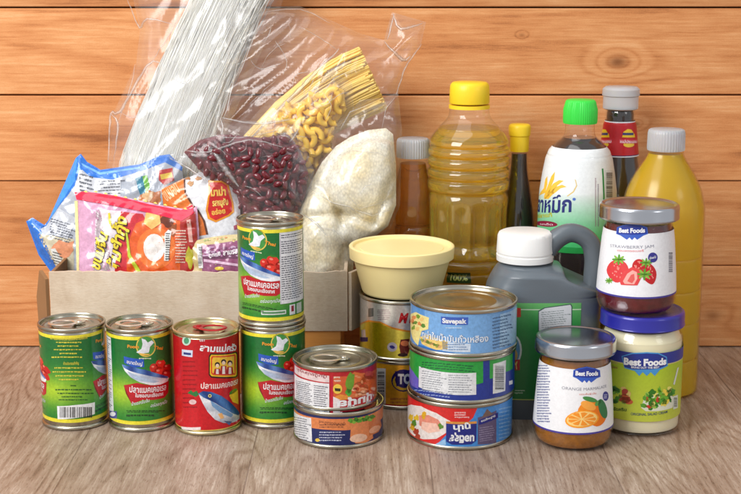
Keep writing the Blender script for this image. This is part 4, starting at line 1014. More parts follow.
# catmull
pts = [jp_(*p) for p in hp]; fine_ = []
for i in range(len(pts)-1):
    q = [Vector(pts[max(0, i-1)]), Vector(pts[i]), Vector(pts[i+1]), Vector(pts[min(len(pts)-1, i+2)])]
    for k in range(5):
        t = k/5; fine_.append(.5*((2*q[1])+(-q[0]+q[2])*t+(2*q[0]-5*q[1]+4*q[2]-q[3])*t*t+(-q[0]+3*q[1]-3*q[2]+q[3])*t**3))
fine_.append(Vector(pts[-1]))
MB().tube(fine_, [.0092-.0018*sin(pi*min(1, i/len(fine_)*1.2)) for i in range(len(fine_))], 20).build('handle', M['grey_plastic'], T, angle=60)
cx_ = -.0145
cz0, cz1 = .1205, .1435
MB().lathe([(cz0, .0208), (cz0+.0004, .0222), (cz0+.005, .0224), (cz0+.0053, .0217), (cz0+.0066, .0217), (cz0+.007, .0223), (cz1-.003, .0215), (cz1-.001, .0206), (cz1, .0185), (cz1-.0004, .0005)], 120, c=(cx_, 0, 0), rf=lambda a, z: (.00018*cos(50*a) if z > cz0+.007 and z < cz1-.002 else 0)).build('screw_cap', M['white_plastic'], T, angle=40)
class JugArt(Art):
    def rows(s, c): return [(None, None, 0)]
    def prof(s, u):   # u: mm along x at front
        a = max(-.999, min(.999, u/(HWJ*1000))); return DJ*1000*(1-abs(a)**3.6)**(1/3.6)
    def surf(s, u, v, i, j, d):
        u0 = i*s.du; u1 = u0+s.du; t = (u-u0)/s.du; y = s.prof(u0)*(1-t)+s.prof(u1)*t; g = (s.prof(u+.5)-s.prof(u-.5))
        return (u/1000, -(y+.25+d)/1000, v/1000), Vector((-g, -1, 0)).normalized()
    def unproj(s, px, py):
        d = ray(px, py); o = Vector((0, 0, H)); yv = YJ-DJ
        for it in range(4):
            t = yv/d.y; p = o+d*t; u = (p.x-xJ)*1000; yv = YJ-s.prof(u)/1000
        return u, p.z*1000
A = JugArt(1.5); A.zoom(505, 300, 3.8)
u0 = -40; 
A.rect(-40, 16, 26, 93.5, lambda u, v: mixc((30, 132, 58), (120, 190, 110), max(0, (v-72)/26)), 0, 14)
A.rect(-40, 16, 26, 16.8, (210, 220, 120), 1); A.rect(-40, 88, 26, 88.8, (200, 225, 190), 1)
A.P([(34, 30), (60, 30), (60, 64), (34, 66)], (196, 50, 30), 2)
A.P([(126, 40), (150, 28), (250, 14), (256, 24), (254, 112), (126, 140)], (60, 90, 80), 2); A.P([(129, 44), (152, 31), (248, 18), (252, 26), (251, 110), (129, 136)], (214, 216, 220), 3)
A.lines(136, 44, 244, 126, 10, (140, 150, 150), 4, 5, .35, skew=-10)
A.E(28, 190, 36, 60, (220, 230, 220), 2); A.E(26, 190, 31, 54, (90, 150, 190), 3); A.E(22, 210, 26, 30, (200, 170, 90), 4)
A.P([(10, 228), (56, 226), (56, 266), (10, 268)], (196, 30, 36), 5); A.T('Y', (36, 262), (52, 260), 28, (240, 220, 110), 6, .04)
A.lines(36, 340, 76, 358, 2, (200, 226, 190), 3, 7, .5)
A.mb.build('paper_label', M['paper'], T)

# ------------------------------------------------------------------ cardboard box on a wooden block
card = pmat('grey_brown_cardboard', (206, 190, 168), .8, spec=.15)
nt = card.node_tree; tcd = nt.nodes.new('ShaderNodeTexCoord').outputs['Object']
f1 = noise_(nt, mapping(nt, tcd, (.25, 1, 1)), 900, 3, .7); f2 = noise_(nt, tcd, 26, 6, .7); f3 = noise_(nt, mapping(nt, tcd, (1, 1, .04)), 160, 2)
fs = mnode(nt, 'MULTIPLY_ADD', f1, .35, mnode(nt, 'MULTIPLY_ADD', f2, .75, mnode(nt, 'MULTIPLY', f3, .12)))
fr_ = nt.nodes.new('ShaderNodeMapRange'); fr_.inputs[1].default_value = .36; fr_.inputs[2].default_value = .86; nt.links.new(fs, fr_.inputs[0])
nt.links.new(ramp(nt, fr_.outputs[0], [(0, (192, 168, 142)), (.5, (216, 197, 174)), (1, (230, 216, 198))]), nt.nodes['Principled BSDF'].inputs['Base Color'])
bpc = nt.nodes.new('ShaderNodeBump'); bpc.inputs['Strength'].default_value = .6; bpc.inputs['Distance'].default_value = .0008; nt.links.new(fs, bpc.inputs['Height']); nt.links.new(bpc.outputs[0], nt.nodes['Principled BSDF'].inputs['Normal'])
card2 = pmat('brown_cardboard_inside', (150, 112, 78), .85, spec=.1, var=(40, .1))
YB = 1.087
xl, xrr = W(50, 300, YB).x, W(347.5, 300, YB).x; zb_, zt_ = W(370, 331, YB).z, W(370, 270.5, YB).z
b = MB(); b.box((W(60, 331, YB).x, YB+.0015, 0), (W(341, 331, YB).x, 1.2255, zb_-.0003)); o = b.build('wooden_block', M['blockwood'], smooth=False, bevel=.0012)
tag(o, 'orange wooden block lying under the cardboard box', 'block')
T = thing('cardboard_box', 'open grey-brown cardboard box holding the bags behind the cans', 'box', (0, YB, zb_))
def panel(name, lo, hi, fr=None, mt=None, flute=True):
    b = MB(); b.box(lo, hi, fr); o = b.build(name, mt or card, T, smooth=False, bevel=.0006); return o
hB = zt_-zb_
# front panel with a slightly worn top edge
b = MB(); N_ = 80; th = .003
for side in (0, 1):
    for i in range(N_+1):
        x = xl+(xrr-xl)*i/N_; e = .0016*rn(x*60, 3)+.0010*rn(x*300, 7)-.0012; wv = .0030*rn(x*14, 9)
        for (z, y) in ((0, 0), (hB*.5, wv), (hB+e, wv*.5)):
            b.vert((x, y+(th if side else 0), z))
m3 = 3*(N_+1)
for i in range(N_):
    for j in range(2):
        a0 = i*3+j; a1 = a0+3; b.face(a0, a1, a1+1, a0+1); b.face(m3+a0, m3+a0+1, m3+a1+1, m3+a1)
    b.face(i*3+2, i*3+5, m3+i*3+5, m3+i*3+2); b.face(i*3, m3+i*3, m3+i*3+3, i*3+3)
b.face(0, 1, m3+1, m3); b.face(1, 2, m3+2, m3+1); e3 = N_*3; b.face(e3, m3+e3, m3+e3+1, e3+1); b.face(e3+1, m3+e3+1, m3+e3+2, e3+2)
b.build('front_panel', card, T, angle=20)
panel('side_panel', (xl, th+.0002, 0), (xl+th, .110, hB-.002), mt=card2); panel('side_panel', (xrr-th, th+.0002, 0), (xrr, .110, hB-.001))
panel('back_panel', (xl+th+.0002, .107, 0), (xrr-th-.0002, .110, hB)); panel('bottom_panel', (xl+th+.0002, th+.0002, 0), (xrr-th-.0002, .1068, th))
# flaps folded outwards at both front corners
a = radians(28); fr = (Vector((xrr+.0006, .001, 0)), Vector((sin(a), cos(a), 0)), Vector((cos(a), -sin(a), 0)), Vector((0, 0, 1)))
panel('side_flap', (0, 0, -.0), (.034, .003, hB-.0015), fr, card)
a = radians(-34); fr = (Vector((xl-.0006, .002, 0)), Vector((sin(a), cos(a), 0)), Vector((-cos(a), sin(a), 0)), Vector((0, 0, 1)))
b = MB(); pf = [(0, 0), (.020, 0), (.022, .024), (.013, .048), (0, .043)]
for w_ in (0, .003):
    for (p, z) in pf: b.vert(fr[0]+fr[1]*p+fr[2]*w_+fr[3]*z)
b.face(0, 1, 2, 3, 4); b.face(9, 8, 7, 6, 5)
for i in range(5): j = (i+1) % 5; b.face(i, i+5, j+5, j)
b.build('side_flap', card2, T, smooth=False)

# ------------------------------------------------------------------ soft packs in the box
def adopt(o, T): o.parent = T; o.location = -Vector(T.location)
def wr(seed, amp, sc_=22, ang=None):
    if ang is None: return lambda u, v: amp*(ridged(u, v, sc_, seed)-.4)
    ca, sa = cos(radians(ang)), sin(radians(ang))
    return lambda u, v: amp*(ridged((u*ca+v*sa)*.3, (-u*sa+v*ca)*.9, sc_, seed)-.4)
SIL = (176, 180, 190)
# blue pack
ol = [(27, 222), (33, 219), (46, 226), (76, 158), (80, 155.5), (86, 162), (100, 170), (140, 164), (160, 156), (169, 155), (182, 168), (186, 200), (186, 300), (80, 300), (56, 270), (40, 252)]
A = PackArt((110, 230), 1.155, 10, ol, 9, 10, wr(3, 2.2, 18), 1.8)
A.base((186, 192, 204), SIL)
BL = (44, 118, 214); A.zoom(20, 140, 3.2217)
A.P([(20, 262), (40, 250), (84, 277), (180, 58), (196, 44), (216, 70), (260, 96), (388, 78), (450, 50), (482, 46), (524, 88), (522, 100), (470, 72), (400, 98), (300, 128), (232, 120), (205, 96), (196, 98), (180, 150), (120, 225), (70, 285), (80, 310), (108, 380), (124, 420), (118, 450), (60, 370)], BL, 1)
A.P([(84, 277), (180, 58), (188, 60), (182, 130), (110, 240)], (70, 150, 235), 2); A.P([(200, 74), (260, 104), (388, 86), (388, 92), (260, 112), (204, 82)], (120, 180, 240), 2)
A.P([(196, 98), (232, 120), (300, 128), (330, 124), (330, 190), (190, 170), (190, 120)], (214, 216, 222), 2)
A.lines(196, 104, 246, 180, 6, (90, 94, 104), 3, 3, .45, skew=14); A.lines(250, 130, 345, 180, 5, (110, 112, 120), 3, 4, .4, skew=-4)
A.P([(130, 220), (190, 252), (160, 320), (96, 276)], (206, 210, 218), 2); A.lines(100, 250, 186, 316, 8, (96, 100, 112), 3, 5, .4, skew=24)
A.P([(60, 300), (180, 318), (180, 420), (120, 410), (80, 340)], (214, 206, 178), 1); A.E(150, 350, 40, 24, (226, 150, 110), 2, wob=.3); A.P([(104, 350), (120, 348), (150, 400), (140, 408), (120, 400)], (228, 230, 226), 3); A.lines(110, 356, 146, 400, 5, (90, 94, 90), 4, 6, .4, skew=10)
A.P([(376, 124), (400, 116), (416, 130), (408, 172), (392, 176)], (30, 130, 160), 3); A.P([(398, 118), (412, 112), (424, 150), (412, 170)], (110, 180, 60), 4)
A.P([(452, 98), (494, 90), (500, 130), (470, 146), (452, 130)], (200, 40, 30), 3); A.P([(456, 112), (492, 104), (496, 120), (460, 128)], (240, 200, 60), 4)
A.E(430, 190, 40, 26, (206, 120, 60), 2, wob=.3); A.E(420, 180, 20, 14, (236, 190, 140), 3, wob=.3)
T = thing('snack_pack', 'silver and blue instant food pack leaning at the left of the box', 'packet', W(110, 300, 1.155)); adopt(A.mb.build('pack_wrapper', M['foil']), T)
# orange / white pack
ol = [(162, 189), (176, 184), (200, 172), (216, 170), (232, 180), (240, 205), (244, 300), (170, 300), (166, 230)]
A = PackArt((200, 230), 1.130, 12, ol, 8, 9, wr(11, 1.6, 20), 1.8); A.base((232, 232, 236), SIL); A.zoom(130, 150, 3.8)
A.P([(120, 148), (160, 130), (204, 108), (210, 120), (216, 160), (236, 200), (262, 232), (284, 268), (298, 322), (250, 330), (140, 330)], (226, 118, 40), 1)
A.P([(203, 108), (210, 106), (216, 160), (240, 200), (268, 232), (290, 270), (302, 322), (294, 322), (282, 270), (262, 234), (234, 204), (210, 164)], (96, 52, 30), 2)
A.T('ขนมอบ', (142, 196), (196, 158), 40, (246, 190, 140), 3, .03)
A.P([(300, 116), (350, 118), (376, 130), (394, 200), (398, 236), (380, 252), (330, 276), (300, 262), (292, 230), (302, 170)], (236, 150, 30), 2)
A.P([(306, 124), (350, 124), (370, 136), (388, 200), (390, 232), (376, 246), (330, 268), (308, 256), (300, 228), (308, 170)], (206, 26, 24), 3)
A.T('มาม่า', (312, 176), (368, 172), 34, (250, 200, 90), 5, .05); A.T('รสหมูสับ', (318, 214), (376, 208), 26, (250, 214, 110), 5, .04); A.T('อร่อย', (316, 248), (366, 240), 22, (250, 190, 80), 5, .04)
A.E(234, 128, 14, 9, (190, 140, 90), 3, wob=.3); A.E(262, 108, 12, 8, (200, 150, 110), 3, wob=.3, seed=3); A.E(222, 108, 10, 6, (170, 110, 60), 3, wob=.3, seed=4)
A.P([(396, 288), (412, 282), (412, 300), (398, 304)], (180, 60, 90), 3); A.E(196, 258, 18, 20, (236, 160, 90), 2)
T = thing('snack_pack', 'white and orange snack pack with a red badge behind the pink pack', 'packet', W(205, 300, 1.138)); adopt(A.mb.build('pack_wrapper', M['foil']), T)
# purple pack
ol = [(186, 243), (206, 238), (226, 235), (242, 234), (262, 240), (262, 300), (188, 300)]
A = PackArt((220, 255), 1.112, 14, ol, 6, 7, wr(21, 1.4, 14), 1.8); A.base((196, 176, 120), SIL); A.zoom(185, 230, 10.98)
A.P([(190, 170), (300, 160), (620, 110), (860, 90), (860, 600), (200, 600)], (150, 84, 120), 1)
A.P([(200, 300), (420, 250), (860, 200), (860, 330), (600, 316), (220, 320)], (110, 60, 90), 2)
for i in range(50):
    rnd = random.Random(i+70); A.E(210+rnd.random()*400, 180+rnd.random()*120, 12+rnd.random()*18, 8+rnd.random()*10, rnd.choice([(176, 120, 160), (90, 44, 80), (206, 170, 200), (120, 60, 100)]), 2+i % 3, wob=.3, seed=i, n=9)
A.T('ลูกหยี', (270, 300), (400, 280), 44, (240, 230, 236), 6, .04); A.T('สามรส', (430, 280), (590, 256), 46, (240, 230, 236), 6, .04)
A.P([(215, 320), (600, 376), (860, 410), (860, 440), (600, 402), (215, 350)], (226, 190, 214), 4); A.E(385, 424, 50, 20, (236, 206, 70), 4)
A.P([(135, 150), (185, 160), (210, 420), (160, 420)], (226, 222, 222), 5); A.barcode(150, 170, 200, 410, 6, 8, vertical=True)
for i in range(20):
    rnd = random.Random(i+170); A.E(210+rnd.random()*420, 90+rnd.random()*40-i, 14, 8, rnd.choice([(150, 170, 90), (206, 130, 70), (226, 200, 140)]), 3, wob=.3, seed=i, n=9)
T = thing('snack_pack', 'small purple fruit pack lying in the box beside the stacked cans', 'packet', W(225, 300, 1.112)); adopt(A.mb.build('pack_wrapper', M['foil']), T)
# pink pack in front
ol = [(76, 196), (84, 191), (120, 196), (160, 205), (190, 210), (197, 206), (199, 230), (201, 300), (76, 300), (78, 240)]
A = PackArt((140, 235), 1.118, 14, ol, 9, 9, wr(31, 2.0, 20), 1.8); A.base((216, 160, 190), SIL); A.zoom(20, 140, 3.2217)
A.P([(188, 200), (262, 222), (300, 380), (290, 520), (188, 520)], (218, 166, 196), 1)
A.P([(250, 225), (330, 230), (350, 320), (340, 520), (240, 520)], (238, 226, 232), 1)
A.P([(330, 232), (400, 240), (430, 300), (400, 520), (300, 520), (320, 340)], (206, 50, 60), 2)
A.P([(380, 270), (450, 240), (520, 262), (540, 340), (540, 520), (350, 520), (350, 340)], (226, 96, 40), 3); A.E(444, 350, 62, 66, (236, 120, 50), 4); A.E(438, 348, 34, 44, (240, 232, 226), 5); A.E(430, 360, 18, 24, (252, 248, 244), 6)
A.P([(410, 236), (452, 232), (458, 270), (430, 290), (404, 270)], (240, 190, 110), 6); A.E(482, 262, 26, 18, (110, 50, 30), 5, wob=.3); A.E(498, 290, 14, 18, (150, 80, 40), 5, wob=.3)
A.P([(520, 250), (566, 230), (572, 300), (580, 520), (520, 520)], (180, 50, 44), 5); A.E(552, 380, 14, 30, (200, 190, 60), 6, wob=.3); A.P([(540, 260), (552, 256), (560, 330), (548, 330)], (236, 180, 170), 6)
A.P([(472, 302), (482, 290), (492, 296), (484, 390), (470, 390)], (236, 236, 232), 7); A.lines(474, 300, 490, 388, 12, (70, 70, 70), 8, 4, .5); A.lines(505, 290, 540, 400, 12, (236, 210, 190), 7, 9, .4)
A.P([(176, 168), (206, 166), (300, 178), (420, 208), (520, 226), (556, 208), (562, 236), (524, 262), (420, 236), (300, 212), (184, 192)], (232, 30, 70), 7)
for i in range(11): 
    x = 206+i*32; y = 166+max(0, i-1)*6.1; A.P([(x, y), (x+7, y-3), (x+14, y+3), (x+7, y+3)], (240, 214, 90), 8)
A.P([(176, 196), (188, 196), (196, 520), (186, 520)], (240, 226, 160), 3)
YL = (240, 216, 60)
A.T('ขนมจีน', (262, 420), (292, 300), 36, (60, 40, 30), 8, .09, .3); A.T('ขนมจีน', (262, 420), (292, 300), 36, YL, 9, .035, .3)
A.T('ต้มยำกุ้ง', (322, 424), (352, 250), 42, (70, 30, 20), 8, .09, .3); A.T('ต้มยำกุ้ง', (322, 424), (352, 250), 42, YL, 9, .035, .3)
A.P([(290, 238), (296, 236), (302, 280), (340, 276), (304, 288), (292, 270)], YL, 8)
A.P([(346, 300), (352, 300), (362, 370), (396, 424), (380, 424), (354, 376)], (190, 210, 60), 8)
T = thing('snack_pack', 'pink and red snack pack with yellow writing leaning in front of the others', 'packet', W(140, 300, 1.118)); adopt(A.mb.build('pack_wrapper', M['foil']), T)

# ------------------------------------------------------------------ clear bags
def film(ol, Y, D, seed, amp, mat='film', tilt=8, sc_=24, folds=(), p0=None, T=None, name='clear_film', du=2.2, back=True, lam=10, hf=None, ang=None):
    c0 = (sum(p[0] for p in ol)/len(ol), sum(p[1] for p in ol)/len(ol))
    A = PackArt(p0 or c0, Y, tilt, ol, D, lam, hf or wr(seed, amp, sc_, ang), du)
    A.base((255, 255, 255), (255, 255, 255) if back else None)
    o = A.mb.build(name, M[mat]); adopt(o, T)
    for fi, (f, wd) in enumerate(folds):
        b = MB(); pts = []; f = smoothprof(f, 3) if len(f) > 2 else f; wd *= (2.2 if wd > .85 else 1.4)
        for i in range(len(f)-1):
            for k in range(6):
                t = k/6; x = f[i][0]*(1-t)+f[i+1][0]*t; y = f[i][1]*(1-t)+f[i+1][1]*t
                x += rn(x/9, y/9, fi+seed)*1.2; u, v = A.unproj(x, y); p, n_ = A.surf(u, v, floor(u/A.du), floor(v/A.du), 0); pts.append(Vector(p)+n_*.0004)
        u, v = A.unproj(*f[-1]); p, n_ = A.surf(u, v, floor(u/A.du), floor(v/A.du), 0); pts.append(Vector(p)+n_*.0004)
        L_ = len(pts); idx = []
        for i, p in enumerate(pts):
            d = (pts[min(L_-1, i+1)]-pts[max(0, i-1)]).normalized(); s_ = d.cross(A.N).normalized()
            w_ = wd/1000*(.25+.75*sin(pi*i/(L_-1)))*(.7+.6*abs(rn(i*.7, fi, seed)))
            idx.append((b.vert(p-s_*w_*.5), b.vert(p+A.N*(w_*.35)), b.vert(p+s_*w_*.5), b.vert(p-A.N*.0002)))
        for i in range(L_-1):
            for k in range(4): b.face(idx[i][k], idx[i][(k+1) % 4], idx[i+1][(k+1) % 4], idx[i+1][k])
        adopt(b.build('film_fold_highlight', M['fold'], angle=0), T)
    return A
def rfolds(seed, box, n, ln=(14, 40), ang=None, wd=(.5, 1.2)):
    rnd = random.Random(seed); out = []
    for i in range(n):
        x = box[0]+rnd.random()*(box[2]-box[0]); y = box[1]+rnd.random()*(box[3]-box[1]); a = (ang if ang is not None else rnd.random()*pi)+rnd.gauss(0, .35); l = ln[0]+rnd.random()*(ln[1]-ln[0])
        k = rnd.gauss(0, .25)
        out.append(([(x, y), (x+cos(a)*l*.5, y-sin(a)*l*.5), (x+cos(a+k)*l, y-sin(a+k)*l)], wd[0]+rnd.random()*(wd[1]-wd[0])))
    return out
# vermicelli
T = thing('noodle_bag', 'tall clear bag of white rice vermicelli leaning against the wall', 'bag', W(150, 300, 1.185))
noodle = pmat('rice_vermicelli', (252, 250, 240), .45, sss=.4, coat=.1)
b = MB(); rnd = random.Random(2)
def bund(cl, t):   # centre line with half widths
    n = len(cl)-1; x = t*n; i = min(n-1, int(x)); q = x-i; return [cl[i][j]*(1-q)+cl[i+1][j]*q for j in range(3)]
cl = [(140, 300, 26), (146, 230, 31), (160, 165, 43), (180, 110, 42), (203, 55, 40), (226, 5, 39), (250, -45, 37)]
YV = 1.182
for i in range(620):
    o1 = rnd.uniform(-1, 1); dep = rnd.random(); tw = rnd.gauss(0, .18); fz = abs(rnd.gauss(0, .1)) if o1 > .6 else 0
    depth = (.0122*sqrt(max(0, 1-o1*o1)))*(-1 if dep < .8 else 1)+(dep-.5)*.0008; ph = rnd.random()*6; pts = []
    t0 = 0; t1 = 1
    if rnd.random() < .25: t0 = rnd.random()*.6; t1 = t0+.4
    for k in range(9):
        t = t0+(t1-t0)*k/8; x, y, hw = bund(cl, t); off = max(-1, min(1.05, o1+tw*(t-.5)))+fz*sin(ph+t*7)
        p = W(x+off*hw*.98+rnd.gauss(0, .5), y, YV+.014*t+depth*.95+.0003*rnd.random()); pts.append(p)
    b.tube(pts, .00034, 4, caps=False)
o = b.build('rice_vermicelli', noodle, angle=0); o['kind'] = 'stuff'; adopt(o, T)
b = MB(); rows_ = []
for k in range(15):
    x, y, hw = bund(cl, k/14); r = []
    for j in range(20):
        a = 2*pi*j/20; q = W(x+hw*.97*cos(a), y, YV+.014*k/14+.0118*sin(a)); r.append(b.vert(q))
    rows_.append(r)
for k in range(14):
    for j in range(20): b.face(rows_[k][j], rows_[k][(j+1) % 20], rows_[k+1][(j+1) % 20], rows_[k+1][j])
o = b.build('vermicelli_core', noodle, angle=0); o['kind'] = 'stuff'; adopt(o, T)
film([(104, 300), (106, 166), (112, 116), (136, 64), (140, 30), (127, -30), (200, -60), (300, -60), (280, 10), (262, 50), (236, 110), (215, 160), (200, 300)], 1.178, 15, 41, 4.5, T=T, sc_=24, ang=66,
     folds=[([(110, 162), (111, 114), (122, 112), (150, 66), (163, 64)], 1.3), ([(111, 114), (120, 124), (116, 160)], 1.0), ([(128, 0), (140, 28), (150, 20), (176, 26)], .9), ([(150, 68), (170, 40), (182, 18)], .7), ([(122, 112), (137, 118), (152, 100)], .6), ([(176, 80), (190, 84), (198, 68)], .9), ([(136, 64), (132, 90), (118, 130)], .6), ([(246, 28), (254, 10), (262, -6)], .8)])
# spaghetti
T = thing('spaghetti_bag', 'clear bag of long yellow spaghetti lying diagonally behind the bean bag', 'bag', W(290, 260, 1.175))
spag = pmat('spaghetti', (246, 204, 92), .35, sss=.15, var=(90, .12))
cl = [(196, 232, 17), (235, 184, 22), (275, 140, 27), (315, 108, 31), (352, 87, 33), (374, 77, 32)]
b = MB(); YS = 1.178
for i in range(760):
    o1 = rnd.uniform(-1, 1); d1 = rnd.uniform(-1, 1); d1 *= sqrt(1-o1*o1); pts = []; e = 1-abs(rnd.gauss(0, .03)); tw = rnd.gauss(0, .1)
    for k in range(7):
        t = e*k/6; x, y, hw = bund(cl, t); i_ = min(len(cl)-2, int(t*(len(cl)-1))); dx, dy = cl[i_+1][0]-cl[i_][0], cl[i_+1][1]-cl[i_][1]; l = sqrt(dx*dx+dy*dy)
        off = (o1+tw*(t-.5))*hw; pts.append(W(x-dy/l*off, y+dx/l*off, YS+d1*.014-.0*t))
    b.tube(pts, .00088, 6)
o = b.build('spaghetti_strands', spag, angle=40); o['kind'] = 'stuff'; adopt(o, T)
film([(180, 250), (196, 170), (214, 120), (226, 60), (232, 8), (300, 6), (330, 20), (362, 34), (384, 40), (392, 12), (426, 22), (421, 44), (404, 68), (398, 96), (366, 118), (330, 160), (300, 210), (260, 260)], 1.170, 16, 51, 6.5, T=T, sc_=24, lam=14, ang=44,
     folds=[([(262, 14), (300, 10), (330, 24)], .8), ([(340, 50), (300, 90), (250, 140)], 1.8), ([(352, 62), (330, 74), (322, 84)], 3.0), ([(338, 52), (322, 40), (300, 28)], .6),
            ([(393, 14), (400, 30), (422, 24)], 1.3), ([(388, 40), (394, 14)], 1.0), ([(384, 42), (402, 60), (410, 56)], 1.4), ([(252, 60), (262, 70), (284, 64)], .7), ([(276, 42), (288, 62), (284, 76)], .8), ([(396, 95), (404, 70), (421, 44)], .9), ([(330, 84), (318, 100), (300, 116)], 1.2)]+rfolds(5, (230, 30, 330, 110), 12, (10, 34), 1.0, (.3, .8))+rfolds(6, (250, 80, 340, 150), 8, (20, 50), .85, (.4, 1.0)))
# macaroni
T = thing('macaroni_bag', 'clear bag of yellow elbow macaroni between the spaghetti and the rice', 'bag', W(310, 260, 1.150))
mac = pmat('macaroni', (247, 198, 74), .32, sss=.15, coat=.15)
def elbow():
    b = MB(); n = 9; m_ = 10; R_, r0, r1 = .0050, .0027, .0018
    for (rr) in (r0, r1):
        for i in range(n):
            a = pi*.8*i/(n-1)-pi*.4; c = Vector((R_*(cos(a)-.7), R_*sin(a)*1.1, 0)); rad = Vector((cos(a), sin(a), 0))
            for k in range(m_):
                t = 2*pi*k/m_; b.vert(c+rad*(rr*cos(t))+Vector((0, 0, rr*sin(t))))
    q = n*m_
    for i in range(n-1):
        for k in range(m_):
            k2 = (k+1) % m_; b.face(i*m_+k, i*m_+k2, (i+1)*m_+k2, (i+1)*m_+k); b.face(q+i*m_+k2, q+i*m_+k, q+(i+1)*m_+k, q+(i+1)*m_+k2)
    for e in (0, n-1):
        for k in range(m_):
            k2 = (k+1) % m_; f = (e*m_+k, q+e*m_+k, q+e*m_+k2, e*m_+k2); b.face(*(f if e == 0 else f[::-1]))
    return b
def inpoly(x, y, ol): return poly_dist((x, y), ol)
def scatter(ol, dmin, margin, seed, tries=4000):
    rnd = random.Random(seed); xs_ = [p[0] for p in ol]; ys_ = [p[1] for p in ol]; out = []
    for _ in range(tries):
        x = rnd.uniform(min(xs_), max(xs_)); y = rnd.uniform(min(ys_), max(ys_)); d = inpoly(x, y, ol)
        if d < margin or any((x-a[0])**2+(y-a[1])**2 < dmin*dmin for a in out): continue
        out.append((x, y, d))
    return out
def fillbag(ol, Y, thick, dmin, seed, T, proto, pname, tries=5000, tilt=.0, rx=.5):
    """countable pieces heaped inside the bag, front layer first"""
    first = None; cnt = 0; rest = MB(); rnd = random.Random(seed)
    for layer in range(2):
        for (x, y, d) in scatter(ol, dmin, 3+layer, seed+layer, tries):
            hump = thick*(1-exp(-d/11)); p = W(x, y, Y-hump+.005*layer+rnd.uniform(-.001, .001)); rot = (rnd.gauss(0, rx), rnd.gauss(0, rx), rnd.random()*6.28)
            from mathutils import Euler
            E_ = Euler((rot[0]+pi/2, rot[1], 0)).to_matrix() @ Euler((0, 0, rot[2])).to_matrix()
            if cnt < 100 and layer == 0:
                if first is None: o = first = proto
                else: o = proto.copy(); COL.objects.link(o)
                o.parent = T; o.location = p-Vector(T.location); o.rotation_euler = E_.to_euler(); cnt += 1
            else:
                k = len(rest.v)
                for v in proto.data.vertices: rest.vert(p+E_ @ v.co)
                for f in proto.data.polygons: rest.face(*[k+i for i in f.vertices])
    o = rest.build(pname+'_heap', proto.data.materials[0], angle=60); o['kind'] = 'stuff'; adopt(o, T)
ol = [(262, 124), (280, 108), (306, 100), (330, 84), (344, 90), (346, 108), (336, 124), (330, 150), (316, 170), (310, 200), (262, 200)]
fillbag(ol, 1.160, .016, 8.4, 5, T, elbow().build('macaroni', mac, angle=50), 'macaroni', rx=.3)
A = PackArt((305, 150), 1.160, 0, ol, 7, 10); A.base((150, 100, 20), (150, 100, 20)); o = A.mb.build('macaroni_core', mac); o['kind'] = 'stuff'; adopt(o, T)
film([(250, 120), (270, 98), (306, 90), (334, 74), (352, 82), (354, 110), (342, 130), (338, 160), (322, 260), (250, 260)], 1.150, 13, 61, 3.0, T=T, ang=50, folds=rfolds(8, (258, 90, 330, 150), 8, (14, 40), .9, (.4, .9)), sc_=20)
# kidney beans
T = thing('bean_bag', 'clear bag of dark red kidney beans above the purple pack', 'bag', W(245, 270, 1.135))
bean = pmat('kidney_bean', (104, 24, 36), .22, coat=.5, var=(60, .35))
b = MB(); n = 12; m_ = 16
for i in range(n+1):
    th = pi*i/n
    for k in range(m_):
        ph = 2*pi*k/m_; x = .0047*cos(th); y = .0027*sin(th)*cos(ph); z = .0025*sin(th)*sin(ph); y += .0009*(x/.0047)**2; b.vert((x, y, z))
for i in range(n):
    for k in range(m_): k2 = (k+1) % m_; b.face(i*m_+k, i*m_+k2, (i+1)*m_+k2, (i+1)*m_+k)
ol = [(184, 152), (200, 140), (222, 134), (262, 138), (288, 134), (300, 150), (308, 172), (306, 196), (296, 222), (290, 270), (244, 270), (240, 214), (233, 192), (206, 177)]
fillbag(ol, 1.140, .022, 6.8, 15, T, b.build('kidney_bean', bean, angle=0), 'kidney_bean')
A = PackArt((245, 190), 1.140, 0, ol, 13, 10); A.base((90, 20, 30), (90, 20, 30)); o = A.mb.build('bean_core', bean); o['kind'] = 'stuff'; adopt(o, T)
film([(166, 156), (184, 150), (204, 132), (216, 116), (222, 118), (262, 122), (292, 118), (302, 140), (314, 170), (310, 200), (300, 230), (296, 275), (240, 275), (236, 214), (228, 194), (202, 182), (186, 166)], 1.131, 13.5, 71, 3.4, T=T, sc_=24, lam=11, ang=-35,
     folds=[([(214, 150), (224, 164), (240, 186)], 3.0), ([(182, 150), (210, 152), (250, 140), (292, 150)], .9), ([(220, 118), (224, 128), (222, 138)], 1.1), ([(222, 118), (256, 124), (290, 120)], 1.0), ([(170, 158), (190, 168), (212, 184)], 1.0), ([(204, 134), (240, 138), (290, 128)], .7)]+rfolds(9, (200, 130, 290, 190), 8, (12, 36), .2, (.3, .8)))  # the widest ribbon puts the bag corner's white highlight into the mesh
